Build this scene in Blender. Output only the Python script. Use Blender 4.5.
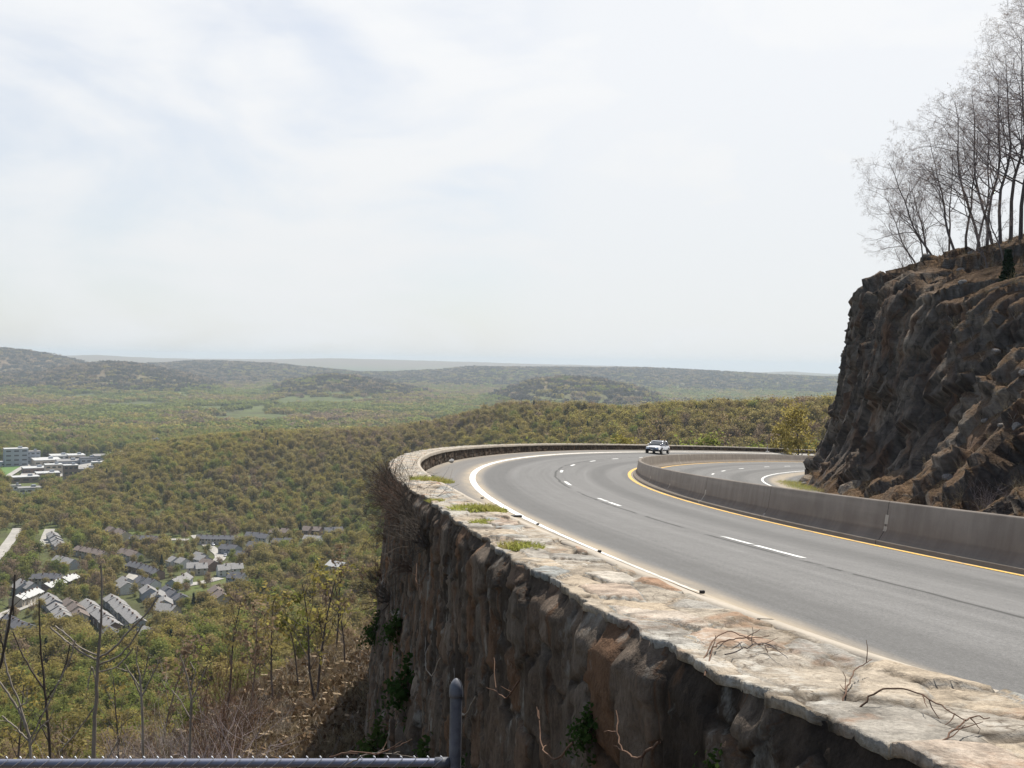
import bpy, math, random
import numpy as np
from mathutils import Vector, Matrix

# ------------------------------------------------------------------ scene, camera, sky, sun, exposure
SC = bpy.context.scene
for _o in list(bpy.data.objects):
    bpy.data.objects.remove(_o)
COL = SC.collection
R = math.radians
SUN_AZ, SUN_EL = R(30), R(62)            # azimuth clockwise from the view direction
HAZE_DENSITY = 9.0e-5

cam_d = bpy.data.cameras.new('camera')
cam = bpy.data.objects.new('camera', cam_d)
COL.objects.link(cam)
SC.camera = cam
cam_d.sensor_width = 36.0
cam_d.lens = 36.0 * 1005.0 / 1024.0
cam_d.clip_start, cam_d.clip_end = 0.1, 80000
FPX = 1005.0
PITCH, ROLL = math.atan(22 / FPX), R(1.0)
_fw = np.array([0, math.cos(PITCH), -math.sin(PITCH)])
_r0 = np.array([1.0, 0, 0])
_u0 = np.cross(_r0, _fw)
CR = math.cos(ROLL) * _r0 + math.sin(ROLL) * _u0
CU = -math.sin(ROLL) * _r0 + math.cos(ROLL) * _u0
cam.matrix_world = Matrix(((CR[0], CU[0], -_fw[0], 0), (CR[1], CU[1], -_fw[1], 0), (CR[2], CU[2], -_fw[2], 0), (0, 0, 0, 1)))

SC.view_settings.view_transform = 'Standard'
SC.view_settings.look = 'None'
SC.view_settings.gamma = 1.0
SC.view_settings.use_curve_mapping = False
SC.view_settings.exposure = 0.40
SC.render.engine = 'CYCLES'
SC.cycles.use_denoising = True
SC.cycles.max_bounces = 6
SC.cycles.diffuse_bounces = 3
SC.cycles.glossy_bounces = 2
SC.cycles.transmission_bounces = 3
SC.cycles.transparent_max_bounces = 8
SC.cycles.volume_bounces = 1
SC.cycles.caustics_reflective = False
SC.cycles.caustics_refractive = False
SC.cycles.sample_clamp_indirect = 6.0


class NT:
    """a few short calls for building node trees"""
    def __init__(self, tree):
        self.t = tree
        tree.nodes.clear()

    def n(self, typ, ins=None, **props):
        nd = self.t.nodes.new(typ)
        for k, v in props.items():
            setattr(nd, k, v)
        for k, v in (ins or {}).items():
            s = nd.inputs[k]
            if isinstance(v, bpy.types.NodeSocket):
                self.t.links.new(v, s)
            elif isinstance(v, bpy.types.Node):
                self.t.links.new(v.outputs[0], s)
            else:
                s.default_value = v
        return nd

    def math(self, op, a, b=0.0, c=None, clamp=False):
        ins = {0: a, 1: b}
        if c is not None:
            ins[2] = c
        return self.n('ShaderNodeMath', ins, operation=op, use_clamp=clamp).outputs[0]

    def noise(self, vec, scale, detail=4.0, rough=0.55, dist=0.0):
        ins = {'Scale': scale, 'Detail': detail, 'Roughness': rough, 'Distortion': dist}
        if vec is not None:
            ins['Vector'] = vec
        return self.n('ShaderNodeTexNoise', ins).outputs['Fac']

    def ramp(self, fac, stops):
        nd = self.n('ShaderNodeValToRGB', {'Fac': fac})
        cr = nd.color_ramp
        while len(cr.elements) < len(stops):
            cr.elements.new(0.5)
        for e, (p, c) in zip(cr.elements, stops):
            e.position = p
            if isinstance(c, (int, float)):
                c = (c, c, c)
            e.color = (c[0], c[1], c[2], 1)
        return nd.outputs['Color']

    def mix(self, fac, a, b, blend='MIX'):
        nd = self.t.nodes.new('ShaderNodeMix')
        nd.data_type = 'RGBA'
        nd.blend_type = blend
        for k, v in ((0, fac), (6, a), (7, b)):
            s = nd.inputs[k]
            if isinstance(v, bpy.types.NodeSocket):
                self.t.links.new(v, s)
            elif isinstance(v, (tuple, list)):
                s.default_value = (v[0], v[1], v[2], 1)
            else:
                s.default_value = v if k == 0 else (v, v, v, 1)
        return nd.outputs[2]

    def mapping(self, vec, scale=(1, 1, 1), rot=(0, 0, 0), loc=(0, 0, 0)):
        return self.n('ShaderNodeMapping', {'Vector': vec, 'Scale': scale, 'Rotation': rot, 'Location': loc}).outputs[0]

    def attr(self, name, out='Vector'):
        return self.n('ShaderNodeAttribute', attribute_name=name).outputs[out]

    def objco(self):
        return self.n('ShaderNodeTexCoord').outputs['Object']

    def bump(self, h, strength=0.5, dist=0.02, normal=None):
        ins = {'Height': h, 'Strength': strength, 'Distance': dist}
        if normal is not None:
            ins['Normal'] = normal
        return self.n('ShaderNodeBump', ins).outputs[0]

    def out(self, color, rough=0.8, normal=None, metallic=0.0, spec=0.3, **more):
        ins = {'Base Color': color if isinstance(color, bpy.types.NodeSocket) else (color[0], color[1], color[2], 1),
               'Roughness': rough, 'Metallic': metallic, 'Specular IOR Level': spec}
        if normal is not None:
            ins['Normal'] = normal
        ins.update(more)
        b = self.n('ShaderNodeBsdfPrincipled', ins)
        self.n('ShaderNodeOutputMaterial', {'Surface': b.outputs[0]})
        return b


def material(name):
    m = bpy.data.materials.new(name)
    m.use_nodes = True
    return m, NT(m.node_tree)


# sky: Nishita, veiled by bright thin cloud that is densest round the sun
world = bpy.data.worlds.new('World')
SC.world = world
world.use_nodes = True
w = NT(world.node_tree)
sky = w.n('ShaderNodeTexSky', sky_type='NISHITA', sun_disc=False, sun_elevation=SUN_EL, sun_rotation=SUN_AZ,
          altitude=300, air_density=1.0, dust_density=1.5, ozone_density=1.0)
gen = w.n('ShaderNodeTexCoord').outputs['Generated']
sd = (math.sin(SUN_AZ) * math.cos(SUN_EL), math.cos(SUN_AZ) * math.cos(SUN_EL), math.sin(SUN_EL))
dot = w.n('ShaderNodeVectorMath', {0: gen, 1: (0.48, 0.84, 0.25)}, operation='DOT_PRODUCT').outputs['Value']
sunward = w.n('ShaderNodeMapRange', {'Value': dot, 'From Min': -0.30, 'From Max': 0.72}, interpolation_type='SMOOTHSTEP').outputs[0]
cl = w.noise(w.mapping(gen, (2.2, 1.6, 5.2), (0.0, 0.25, 0.4), (0.3, 0.1, 0.0)), 1.5, 6, 0.52, 0.7)
cl2 = w.noise(w.mapping(gen, (1.2, 1.2, 4.0), (0.1, 0.3, -0.5)), 4.0, 5, 0.6, 0.5)
cloud = w.math('ADD', w.math('MULTIPLY', cl, 0.75), w.math('MULTIPLY', cl2, 0.25))
cover = w.n('ShaderNodeMapRange', {'Value': cloud, 'From Min': 0.36, 'From Max': 0.60}, interpolation_type='SMOOTHSTEP').outputs[0]
sep = w.n('ShaderNodeSeparateXYZ', {0: gen})
low = w.n('ShaderNodeMapRange', {'Value': sep.outputs['Z'], 'From Min': 0.0, 'From Max': 0.35, 'To Min': 1.0, 'To Max': 0.0}, interpolation_type='SMOOTHSTEP').outputs[0]
rightness = w.n('ShaderNodeMapRange', {'Value': sep.outputs['X'], 'From Min': -0.30, 'From Max': 0.08}, interpolation_type='SMOOTHSTEP').outputs[0]
veil = w.math('MAXIMUM', w.math('ADD', w.math('MULTIPLY', cover, 0.34), 0.66), w.math('MAXIMUM', w.math('MULTIPLY', low, 0.75), w.math('MULTIPLY', rightness, 0.93)))
veil = w.math('MULTIPLY', veil, w.math('ADD', w.math('MULTIPLY', sunward, 0.95), 0.04), clamp=True)
horizon_dim = w.mix(low, (7.2, 7.3, 7.42), (6.5, 6.62, 6.7))
skymix = w.mix(veil, sky.outputs[0], horizon_dim)
bg = w.n('ShaderNodeBackground', {'Color': skymix, 'Strength': 0.10})
w.n('ShaderNodeOutputWorld', {'Surface': bg.outputs[0]})

sun_d = bpy.data.lights.new('sun', 'SUN')
sun_d.energy = 5.0
sun_d.angle = R(0.55)
sun_d.color = (1.0, 0.955, 0.87)
sun = bpy.data.objects.new('sun', sun_d)
COL.objects.link(sun)
sun.rotation_euler = Vector((-sd[0], -sd[1], -sd[2])).to_track_quat('-Z', 'Y').to_euler()
sun.location = (60, 30, 90)

# ------------------------------------------------------------------ helpers: objects and meshes
def tag(o, label=None, cat=None, group=None, kind=None):
    if label: o['label'] = label
    if cat: o['category'] = cat
    if group: o['group'] = group
    if kind: o['kind'] = kind
    return o


def empty(name, loc=(0, 0, 0), rotz=0.0, label=None, cat=None, group=None, scale=1.0):
    o = bpy.data.objects.new(name, None)
    o.empty_display_size = 0.2
    COL.objects.link(o)
    o.location = loc
    o.rotation_euler = (0, 0, rotz)
    o.scale = (scale,) * 3
    return tag(o, label, cat, group)


def make_mesh(name, V, F, mat=None, smooth=False, attrs=None, matidx=None, mats=None):
    """F: list of integer arrays (n, k), one for each polygon size"""
    me = bpy.data.meshes.new(name)
    V = np.asarray(V, np.float32).reshape(-1, 3)
    if isinstance(F, np.ndarray):
        F = [F]
    F = [np.asarray(f, np.int32) for f in F if len(f)]
    loops = np.concatenate([f.ravel() for f in F])
    sizes = np.concatenate([np.full(len(f), f.shape[1], np.int32) for f in F])
    starts = np.concatenate([[0], np.cumsum(sizes)[:-1]]).astype(np.int32)
    me.vertices.add(len(V))
    me.vertices.foreach_set('co', V.ravel())
    me.loops.add(len(loops))
    me.loops.foreach_set('vertex_index', loops)
    me.polygons.add(len(sizes))
    me.polygons.foreach_set('loop_start', starts)
    me.polygons.foreach_set('loop_total', sizes)
    if smooth:
        me.polygons.foreach_set('use_smooth', np.ones(len(sizes), bool))
    for k, v in (attrs or {}).items():
        v = np.asarray(v, np.float32)
        if v.ndim == 1:
            a = me.attributes.new(k, 'FLOAT', 'POINT'); a.data.foreach_set('value', v)
        elif v.shape[1] == 3:
            a = me.attributes.new(k, 'FLOAT_VECTOR', 'POINT'); a.data.foreach_set('vector', v.ravel())
    for m in (mats or ([mat] if mat else [])):
        me.materials.append(m)
    if matidx is not None:
        me.polygons.foreach_set('material_index', np.asarray(matidx, np.int32))
    me.update(calc_edges=True)
    me.validate()
    return me


def link(name, me, parent=None, kind=None):
    o = bpy.data.objects.new(name, me)
    COL.objects.link(o)
    if parent is not None:
        o.parent = parent
    if kind:
        o['kind'] = kind
    return o


def mesh_obj(name, V, F, mat=None, parent=None, smooth=False, attrs=None, kind=None, **kw):
    return link(name, make_mesh(name, V, F, mat, smooth, attrs, **kw), parent, kind)


def grid_faces(nu, nv, closed_u=False):
    i, j = np.meshgrid(np.arange(nu if closed_u else nu - 1), np.arange(nv - 1), indexing='ij')
    a = i * nv + j
    b = ((i + 1) % nu) * nv + j
    return np.stack([a, b, b + 1, a + 1], -1).reshape(-1, 4)


class Shape:
    """collects simple solids into one mesh"""
    def __init__(self):
        self.V, self.F, self.n = [], [], 0

    def add(self, V, F):
        self.V.append(np.asarray(V, float))
        self.F += [tuple(int(i) + self.n for i in f) for f in F]
        self.n += len(V)
        return self

    def box(self, x0, x1, y0, y1, z0, z1, M=None):
        V = np.array([(x, y, z) for x in (x0, x1) for y in (y0, y1) for z in (z0, z1)], float)
        F = [(0, 1, 3, 2), (4, 6, 7, 5), (0, 4, 5, 1), (2, 3, 7, 6), (0, 2, 6, 4), (1, 5, 7, 3)]
        if M is not None:
            V = np.array([M @ Vector(v) for v in V])
        return self.add(V, F)

    def tube(self, pts, rad, n=8, cap=True):
        V, F = tube_geo(np.asarray(pts, float), np.broadcast_to(np.asarray(rad, float), (len(pts),)), n)
        F = [tuple(f) for f in F]
        if cap:
            F.append(tuple(range(n))[::-1])
            F.append(tuple(range((len(pts) - 1) * n, len(pts) * n)))
        return self.add(V, F)

    def build(self, name, mat, parent=None, smooth=False, bevel=0.0):
        me = bpy.data.meshes.new(name)
        me.from_pydata([tuple(v) for v in np.concatenate(self.V)], [], self.F)
        me.materials.append(mat)
        if smooth:
            me.polygons.foreach_set('use_smooth', np.ones(len(me.polygons), bool))
        me.update()
        o = link(name, me, parent)
        if bevel:
            b = o.modifiers.new('bevel', 'BEVEL')
            b.width, b.segments, b.limit_method = bevel, 2, 'ANGLE'
        return o


def tube_geo(P, rad, n):
    T = np.gradient(P, axis=0)
    T /= np.linalg.norm(T, axis=1)[:, None] + 1e-12
    up = np.array([0, 0, 1.0]) if abs(T[0, 2]) < 0.9 else np.array([1.0, 0, 0])
    A = np.cross(T, up); A /= np.linalg.norm(A, axis=1)[:, None] + 1e-12
    B = np.cross(A, T)
    an = np.arange(n) * 2 * np.pi / n
    V = P[:, None, :] + rad[:, None, None] * (np.cos(an)[None, :, None] * A[:, None, :] + np.sin(an)[None, :, None] * B[:, None, :])
    m = len(P)
    i, j = np.meshgrid(np.arange(m - 1), np.arange(n), indexing='ij')
    a = i * n + j; b = i * n + (j + 1) % n
    return V.reshape(-1, 3), np.stack([a, b, b + n, a + n], -1).reshape(-1, 4)


def copy_tree(o, parent=None):
    c = o.copy()
    COL.objects.link(c)
    if parent is not None:
        c.parent = parent
    for ch in list(o.children):
        copy_tree(ch, c)
    return c


# ------------------------------------------------------------------ helpers: noise on arrays
def _hash(ix, iy, iz, seed):
    h = (ix.astype(np.uint32) * np.uint32(374761393) + iy.astype(np.uint32) * np.uint32(668265263)
         + iz.astype(np.uint32) * np.uint32(2147483647 & 1274126177) + np.uint32((seed * 974711 + 1013) & 0xffffffff))
    h = (h ^ (h >> np.uint32(13))) * np.uint32(1274126177)
    h = (h ^ (h >> np.uint32(15))) * np.uint32(2246822519)
    h = h ^ (h >> np.uint32(16))
    return (h & np.uint32(0xffffff)).astype(np.float64) / 16777216.0


def vnoise(P, seed=0):
    P = np.asarray(P, float)
    I = np.floor(P).astype(np.int64); f = P - I
    f = f * f * f * (f * (f * 6 - 15) + 10)
    r = 0
    for dx in (0, 1):
        for dy in (0, 1):
            for dz in (0, 1):
                wt = (f[..., 0] if dx else 1 - f[..., 0]) * (f[..., 1] if dy else 1 - f[..., 1]) * (f[..., 2] if dz else 1 - f[..., 2])
                r = r + wt * _hash(I[..., 0] + dx, I[..., 1] + dy, I[..., 2] + dz, seed)
    return r * 2 - 1


def fbm(P, octaves=4, seed=0, gain=0.5):
    P = np.asarray(P, float)
    a, s, r = 1.0, 0.0, 0
    for k in range(octaves):
        r = r + a * vnoise(P * (2 ** k) + 17.3 * k, seed + k)
        s += a
        a *= gain
    return r / s


def voronoi(P, seed=0, jitter=0.85, flat=False):
    """nearest cell: F1, F2, three random numbers of the cell, offset from its seed"""
    P = np.asarray(P, float)
    I = np.floor(P).astype(np.int64)
    n = len(P)
    F1 = np.full(n, 1e9); F2 = np.full(n, 1e9)
    ID = np.zeros((n, 3)); OF = np.zeros((n, 3))
    for dx in (-1, 0, 1):
        for dy in (-1, 0, 1):
            for dz in ((0,) if flat else (-1, 0, 1)):
                J = I + np.array([dx, dy, dz])
                r = np.stack([_hash(J[:, 0], J[:, 1], J[:, 2], seed + q) for q in (1, 2, 3)], -1)
                c = J + 0.5 + (r - 0.5) * jitter
                if flat:
                    c[:, 2] = P[:, 2]
                o = P - c
                d = np.sqrt((o ** 2).sum(1))
                new = d < F1
                F2 = np.where(new, F1, np.minimum(F2, d))
                F1 = np.where(new, d, F1)
                ID[new] = np.stack([_hash(J[new, 0], J[new, 1], J[new, 2], seed + q) for q in (7, 8, 9)], -1)
                OF[new] = o[new]
    return F1, F2, ID, OF


def smooth01(x, a, b):
    t = np.clip((np.asarray(x, float) - a) / (b - a), 0, 1)
    return t * t * (3 - 2 * t)


# ------------------------------------------------------------------ the road's line (plan, grade, camber)
_ks = np.linspace(-10, 130, 9)
_kv = np.array([0.00406, 0.00853, 0.00686, 0.00546, 0.00654, 0.00505, 0.00391, 0.00579, 0.00927])
CAMBER_OUT, CAMBER_IN = 0.0918, 0.0729
DS = 0.25
RS = np.arange(-30, 160 + DS, DS)
_k = np.interp(RS, _ks, _kv)
_th = np.concatenate([[0], np.cumsum((_k[1:] + _k[:-1]) / 2 * DS)])
_th += -0.22267 - np.interp(-10, RS, _th)
RTX, RTY = np.sin(_th), np.cos(_th)
RX = np.concatenate([[0], np.cumsum((RTX[1:] + RTX[:-1]) / 2 * DS)])
RY = np.concatenate([[0], np.cumsum((RTY[1:] + RTY[:-1]) / 2 * DS)])
RX += 10.0192 - np.interp(-10, RS, RX)
RY += 6.962 - np.interp(-10, RS, RY)
RZ = -3.2743 - 0.07612 * RS


def road(s, d, h=0.0):
    """world point s metres along the median, d metres to its outer (left) side, h above the carriageway"""
    s = np.asarray(s, float); d = np.asarray(d, float); h = np.asarray(h, float)
    s, d, h = np.broadcast_arrays(s, d, h)
    x = np.interp(s, RS, RX); y = np.interp(s, RS, RY); z = np.interp(s, RS, RZ)
    tx = np.interp(s, RS, RTX); ty = np.interp(s, RS, RTY)
    e = np.where(d > 0, CAMBER_OUT, CAMBER_IN)
    return np.stack([x - ty * d, y + tx * d, z + h + e * np.clip(d, -11.5, 9.3)], -1)


def heading(s):
    return float(np.interp(s, RS, _th))


def road_sd(x, y):
    """s, d of plan points (nearest point of the median)"""
    x = np.asarray(x, float).ravel(); y = np.asarray(y, float).ravel()
    s_out = np.empty(len(x)); d_out = np.empty(len(x))
    cx, cy, cs = RX[::4], RY[::4], RS[::4]
    for a in range(0, len(x), 20000):
        dx = x[a:a + 20000, None] - cx; dy = y[a:a + 20000, None] - cy
        i = (dx * dx + dy * dy).argmin(1)
        t = dx[np.arange(len(i)), i] * RTX[::4][i] + dy[np.arange(len(i)), i] * RTY[::4][i]
        s_out[a:a + 20000] = cs[i] + t
        d_out[a:a + 20000] = -dx[np.arange(len(i)), i] * RTY[::4][i] + dy[np.arange(len(i)), i] * RTX[::4][i]
    return s_out, d_out


# ------------------------------------------------------------------ the land: one height function
def az_of(px):                    # bearing whose picture column is px
    return np.arctan((np.asarray(px, float) - 512) / FPX)


def level_row(px):
    return 362 + 0.01746 * (np.asarray(px, float) - 512)


def ridge(tab, lower=0.0):
    t = np.array(tab, float)
    return az_of(t[:, 0]), -(t[:, 1] - level_row(t[:, 0])) / FPX * np.cos(az_of(t[:, 0])), lower


RIDGE_SPUR = ridge([(-300, 520), (-60, 500), (0, 497), (23, 505), (43, 498), (74, 480), (102, 466.7), (137, 454), (176, 447), (215, 440), (254, 437), (312, 435), (390, 432),
                    (445, 421), (490, 409), (517, 406), (571, 406), (602, 409), (634, 409), (670, 405), (705, 403), (750, 403), (786, 402), (830, 400), (1100, 395)])
SPUR_D = ([-300, 0, 130, 300, 450, 550, 700, 850], [850, 900, 1000, 1000, 950, 880, 680, 540])
SPUR_F = ([-300, 0, 130, 300, 450, 550, 700, 850], [800, 780, 752, 738, 600, 440, 290, 210])
FAR_RIDGES = [
    # crest table, distance, front width, back width
    (ridge([(400, 432), (480, 402), (500, 393), (530, 381.5), (560, 377.5), (600, 380), (640, 390), (668, 402), (720, 430)]), 3200, 900, 700),
    (ridge([(230, 425), (262, 393), (289, 381.5), (324, 375), (351, 376), (385, 383), (430, 391), (480, 410)]), 3700, 900, 800),
    (ridge([(-300, 372), (-40, 376), (39, 374), (78, 366), (109, 363), (129, 363.5), (164, 369), (203, 378), (234, 388), (290, 410)]), 4200, 1200, 900),
    (ridge([(-400, 343), (-60, 345), (0, 348.4), (23, 350), (51, 355), (78, 361), (130, 372), (190, 395)]), 5400, 1300, 900),
    (ridge([(60, 372), (120, 366), (168, 363.5), (195, 361.5), (234, 362), (273, 364), (312, 368), (360, 372), (400, 372), (445, 370.5), (472, 367), (535, 366.8),
            (589, 368), (634, 368.6), (714, 371), (759, 374), (827, 377), (1000, 381), (1300, 384)]), 5900, 1800, 1000),
    (ridge([(-400, 356), (62, 355.5), (98, 354.5), (129, 356.5), (195, 358.5), (273, 359), (332, 358), (391, 359.3), (458, 361.4), (535, 363.7), (625, 366),
            (714, 370.4), (760, 372), (791, 371), (831, 373.6), (1000, 376), (1400, 380)]), 12500, 3500, 1500),
]
VALLEY = -122.0


def far_height(x, y):
    r = np.hypot(x, y); az = np.arctan2(x, y)
    px = 512 + FPX * np.tan(np.clip(az, -1.25, 1.25))
    base = np.interp(r, [0, 60, 100, 200, 300, 450, 600, 1500, 3500, 6000, 16000], [-15, -23, -43, -80, -103, -118, -121.5, -124, -126, -128, -130])
    right = smooth01(px, 380, 520)
    base = base + right * smooth01(r, 80, 300) * (1 - smooth01(r, 500, 900)) * 45
    z = base
    e = np.interp(az, RIDGE_SPUR[0], RIDGE_SPUR[1])
    D = np.interp(px, *SPUR_D); Fr = np.interp(px, *SPUR_F)
    crest = e * D - 9.0                               # the wood stands on it
    up = smooth01(r, Fr, D); dn = 1 - smooth01(r, D, D + 380)
    k = np.clip((np.where(r < D, up, dn)), 0, 1)
    z = np.maximum(z, base + (np.maximum(crest, base) - base) * k)
    for (ra, re, _), D, wf, wb in FAR_RIDGES:
        e = np.interp(az, ra, re)
        crest = e * D - 4
        k = np.where(r < D, smooth01(r, D - wf, D), 1 - smooth01(r, D, D + wb))
        z = np.maximum(z, base + (np.maximum(crest, base) - base) * k)
    P = np.stack([x / 420, y / 420, 0 * x], -1)
    z = z + fbm(P, 4, 5) * 7 * smooth01(r, 900, 2600) * smooth01(z, -124, -95)
    P = np.stack([x / 60, y / 60, 0 * x], -1)
    z = z + fbm(P, 3, 9) * 2.2 * smooth01(r, 60, 200)
    return z


_FS = [-40, -17, -13, -9, -3, 8, 28, 43, 60, 90, 110, 125, 160]
_FZ = [-0.9, -1.25, -2.3, -3.35, -6.0, -10.1, -13.4, -15.5, -17, -15.5, -15.5, -16.5, -19]


def foot(s):
    return np.interp(s, _FS, _FZ)


def land(x, y):
    x = np.asarray(x, float); y = np.asarray(y, float)
    shp = x.shape
    x = x.ravel(); y = y.ravel()
    z = far_height(x, y)
    near = np.hypot(x, y) < 260
    if near.any():
        s, d = road_sd(x[near], y[near])
        wdt = np.maximum(d - 10.3, 0)
        g = foot(s) - 0.33 * np.minimum(wdt, 8) - 0.75 * np.maximum(wdt - 8, 0)
        P = np.stack([x[near] / 2.2, y[near] / 2.2, 0 * s], -1)
        g = g + fbm(P, 4, 3) * 0.35 * smooth01(wdt, 0.3, 3)
        g = np.where(d < 10.3, np.minimum(foot(s), np.interp(s, RS, RZ) - 2.2), g)
        away = smooth01(s, 150, 160) + smooth01(-s, 28, 30)
        g = np.where(away > 0.5, -200, g)
        zz = z[near]
        inside = d < 10.3
        zz = np.where(inside, np.where(d > -60, g, zz), np.maximum(zz, g))
        z[near] = zz
    return z.reshape(shp)


def ray(px, py):
    v = _fw + CR * (px - 512) / FPX + CU * (384 - py) / FPX
    return v


def place(px, py, rmin=60, rmax=6000):
    """where the land lies along a line of sight"""
    v = ray(px, py)
    t = np.geomspace(rmin, rmax, 900)
    P = t[:, None] * v
    below = P[:, 2] < land(P[:, 0], P[:, 1])
    i = int(np.argmax(below)) if below.any() else len(t) - 1
    t0, t1 = t[max(i - 1, 0)], t[i]
    for _ in range(14):
        tm = (t0 + t1) / 2
        if tm * v[2] < land(np.array([tm * v[0]]), np.array([tm * v[1]]))[0]:
            t1 = tm
        else:
            t0 = tm
    return v[0] * t1, v[1] * t1, v[2] * t1


def pix(P):
    P = np.asarray(P, float)
    d = P @ _fw
    return np.stack([512 + FPX * (P @ CR) / d, 384 - FPX * (P @ CU) / d], -1)

# ------------------------------------------------------------------ materials of the setting
def land_material():
    m, t = material('woodland_ground')
    co = t.objco()
    n1 = t.noise(co, 0.0035, 6, 0.6)
    n2 = t.noise(co, 0.03, 5, 0.65)
    n3 = t.noise(co, 0.9, 6, 0.7)
    z = t.n('ShaderNodeSeparateXYZ', {0: co}).outputs['Z']
    floor_ = t.n('ShaderNodeMapRange', {'Value': z, 'From Min': -112, 'From Max': -80, 'To Min': 1, 'To Max': 0}).outputs[0]
    near = t.n('ShaderNodeMapRange', {'Value': z, 'From Min': -95, 'From Max': -45}).outputs[0]
    wood = t.ramp(t.math('ADD', t.math('MULTIPLY', n1, .6), t.math('MULTIPLY', n2, .4)), [(.32, (.085, .075, .042)), (.48, (.135, .11, .067)), (.56, (.11, .11, .05)), (.7, (.15, .125, .075))])
    meadow = t.ramp(t.math('ADD', t.math('MULTIPLY', n1, .45), t.math('MULTIPLY', n2, .55)), [(.34, (.055, .055, .030)), (.46, (.075, .080, .036)), (.55, (.10, .12, .042)), (.66, (.11, .095, .06))])
    litter = t.ramp(n3, [(.3, (.05, .033, .02)), (.48, (.13, .088, .054)), (.62, (.21, .15, .095)), (.75, (.29, .22, .15))])
    col = t.mix(floor_, wood, meadow)
    col = t.mix(t.math('MULTIPLY', near, .9), col, litter)
    nb = t.noise(co, 3.0, 6, .75)
    t.out(col, 0.95, t.bump(nb, 0.9, 0.12), spec=0.05)
    return m


def asphalt_material():
    m, t = material('worn_asphalt')
    sd_ = t.attr('sd')
    x = t.n('ShaderNodeSeparateXYZ', {0: sd_})
    s, d = x.outputs[0], x.outputs[1]
    co = t.objco()
    fine = t.math('ADD', t.math('MULTIPLY', t.noise(co, 110, 2, .8), .5), t.math('MULTIPLY', t.noise(co, 34, 4, .8), .5))
    med = t.noise(co, 2.2, 5, .6)
    streak = t.noise(t.mapping(sd_, (0.03, 1.9, 1)), 1.0, 4, .6)
    streak2 = t.noise(t.mapping(sd_, (0.09, 7.0, 1)), 1.0, 3, .6)
    base = t.ramp(fine, [(.30, (.062, .061, .060)), (.5, (.135, .132, .129)), (.70, (.25, .245, .24))])
    v = t.math('ADD', t.math('ADD', t.math('MULTIPLY', streak, .75), t.math('MULTIPLY', streak2, .35)), t.math('MULTIPLY', med, .35))
    base = t.mix(1.0, base, t.ramp(v, [(.45, .70), (.72, 1.0), (.95, 1.22)]), 'MULTIPLY')

    def band(center, half, soft):
        a = t.math('ABSOLUTE', t.math('SUBTRACT', d, center))
        return t.n('ShaderNodeMapRange', {'Value': a, 'From Min': half, 'From Max': half + soft, 'To Min': 1, 'To Max': 0}, interpolation_type='SMOOTHSTEP').outputs[0]
    # oil-dark middle of each lane, seam between lanes, tar patches
    wob = t.math('MULTIPLY', t.math('SUBTRACT', t.noise(t.mapping(sd_, (0.25, 0, 0)), 1, 4, .7), .5), .35)
    dark = t.math('MAXIMUM', band(6.75, .22, .5), t.math('MAXIMUM', band(2.3, .15, .6), t.math('MAXIMUM', band(-2.6, .2, .6), band(-6.3, .2, .6))))
    base = t.mix(t.math('MULTIPLY', dark, t.math('MULTIPLY', streak, .75)), base, (.055, .054, .053))
    a = t.math('ABSOLUTE', t.math('SUBTRACT', t.math('ADD', d, wob), 4.33))
    seam = t.n('ShaderNodeMapRange', {'Value': a, 'From Min': .025, 'From Max': .075, 'To Min': 1, 'To Max': 0}).outputs[0]
    seam = t.math('MULTIPLY', seam, t.math('GREATER_THAN', t.noise(t.mapping(sd_, (0.35, .3, 0)), 1.3, 4, .6), .44))
    base = t.mix(t.math('MULTIPLY', seam, .75), base, (.035, .034, .033))
    # dust that gathers along the edges
    dn = t.noise(t.mapping(sd_, (.5, 2.5, 1)), 1.0, 5, .7)
    dust = t.math('MAXIMUM', t.math('MULTIPLY', band(7.62, .14, .36), .95), t.math('MAXIMUM', t.math('MULTIPLY', band(9.2, .12, .35), .8), t.math('MAXIMUM', t.math('MULTIPLY', band(.33, .05, .16), .6), t.math('MULTIPLY', band(-9.3, .3, .6), .9))))
    dust = t.math('MULTIPLY', dust, t.ramp(dn, [(.3, .35), (.6, 1.0)]))
    base = t.mix(dust, base, (.33, .275, .205))
    sh = t.n('ShaderNodeMapRange', {'Value': d, 'From Min': 7.7, 'From Max': 7.95}).outputs[0]
    base = t.mix(t.math('MULTIPLY', sh, t.ramp(streak2, [(.35, .15), (.65, .75)])), base, (.15, .135, .12))
    t.out(base, 0.88, t.bump(fine, .5, .006), spec=.25)
    return m


def paint_material(name, c, worn=.5):
    m, t = material(name)
    co = t.objco()
    n = t.noise(co, 26, 5, .75)
    n2 = t.noise(co, 1.7, 4, .6)
    k = t.math('ADD', t.math('MULTIPLY', n, .55), t.math('MULTIPLY', n2, .45))
    col = t.mix(t.ramp(k, [(.40 - .12 * worn, 0), (.5, .88), (.6, 1)]), (.16, .155, .15), c)
    sx = t.n('ShaderNodeSeparateXYZ', {0: t.attr('sd')})
    edge = t.math('MULTIPLY', t.math('GREATER_THAN', sx.outputs[1], 7.0), t.n('ShaderNodeMapRange', {'Value': sx.outputs[0], 'From Min': -5.5, 'From Max': -2.2, 'To Min': .97, 'To Max': 0.0}).outputs[0])
    hole = t.noise(t.mapping(t.attr('sd'), (.9, 3, 1)), 1.0, 3, .6)
    edge = t.math('MULTIPLY', edge, t.ramp(hole, [(.60, 1.0), (.68, .25)]))
    col = t.mix(edge, col, (.32, .265, .195))
    t.out(col, .65, t.bump(n, .3, .003), spec=.3)
    return m


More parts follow.
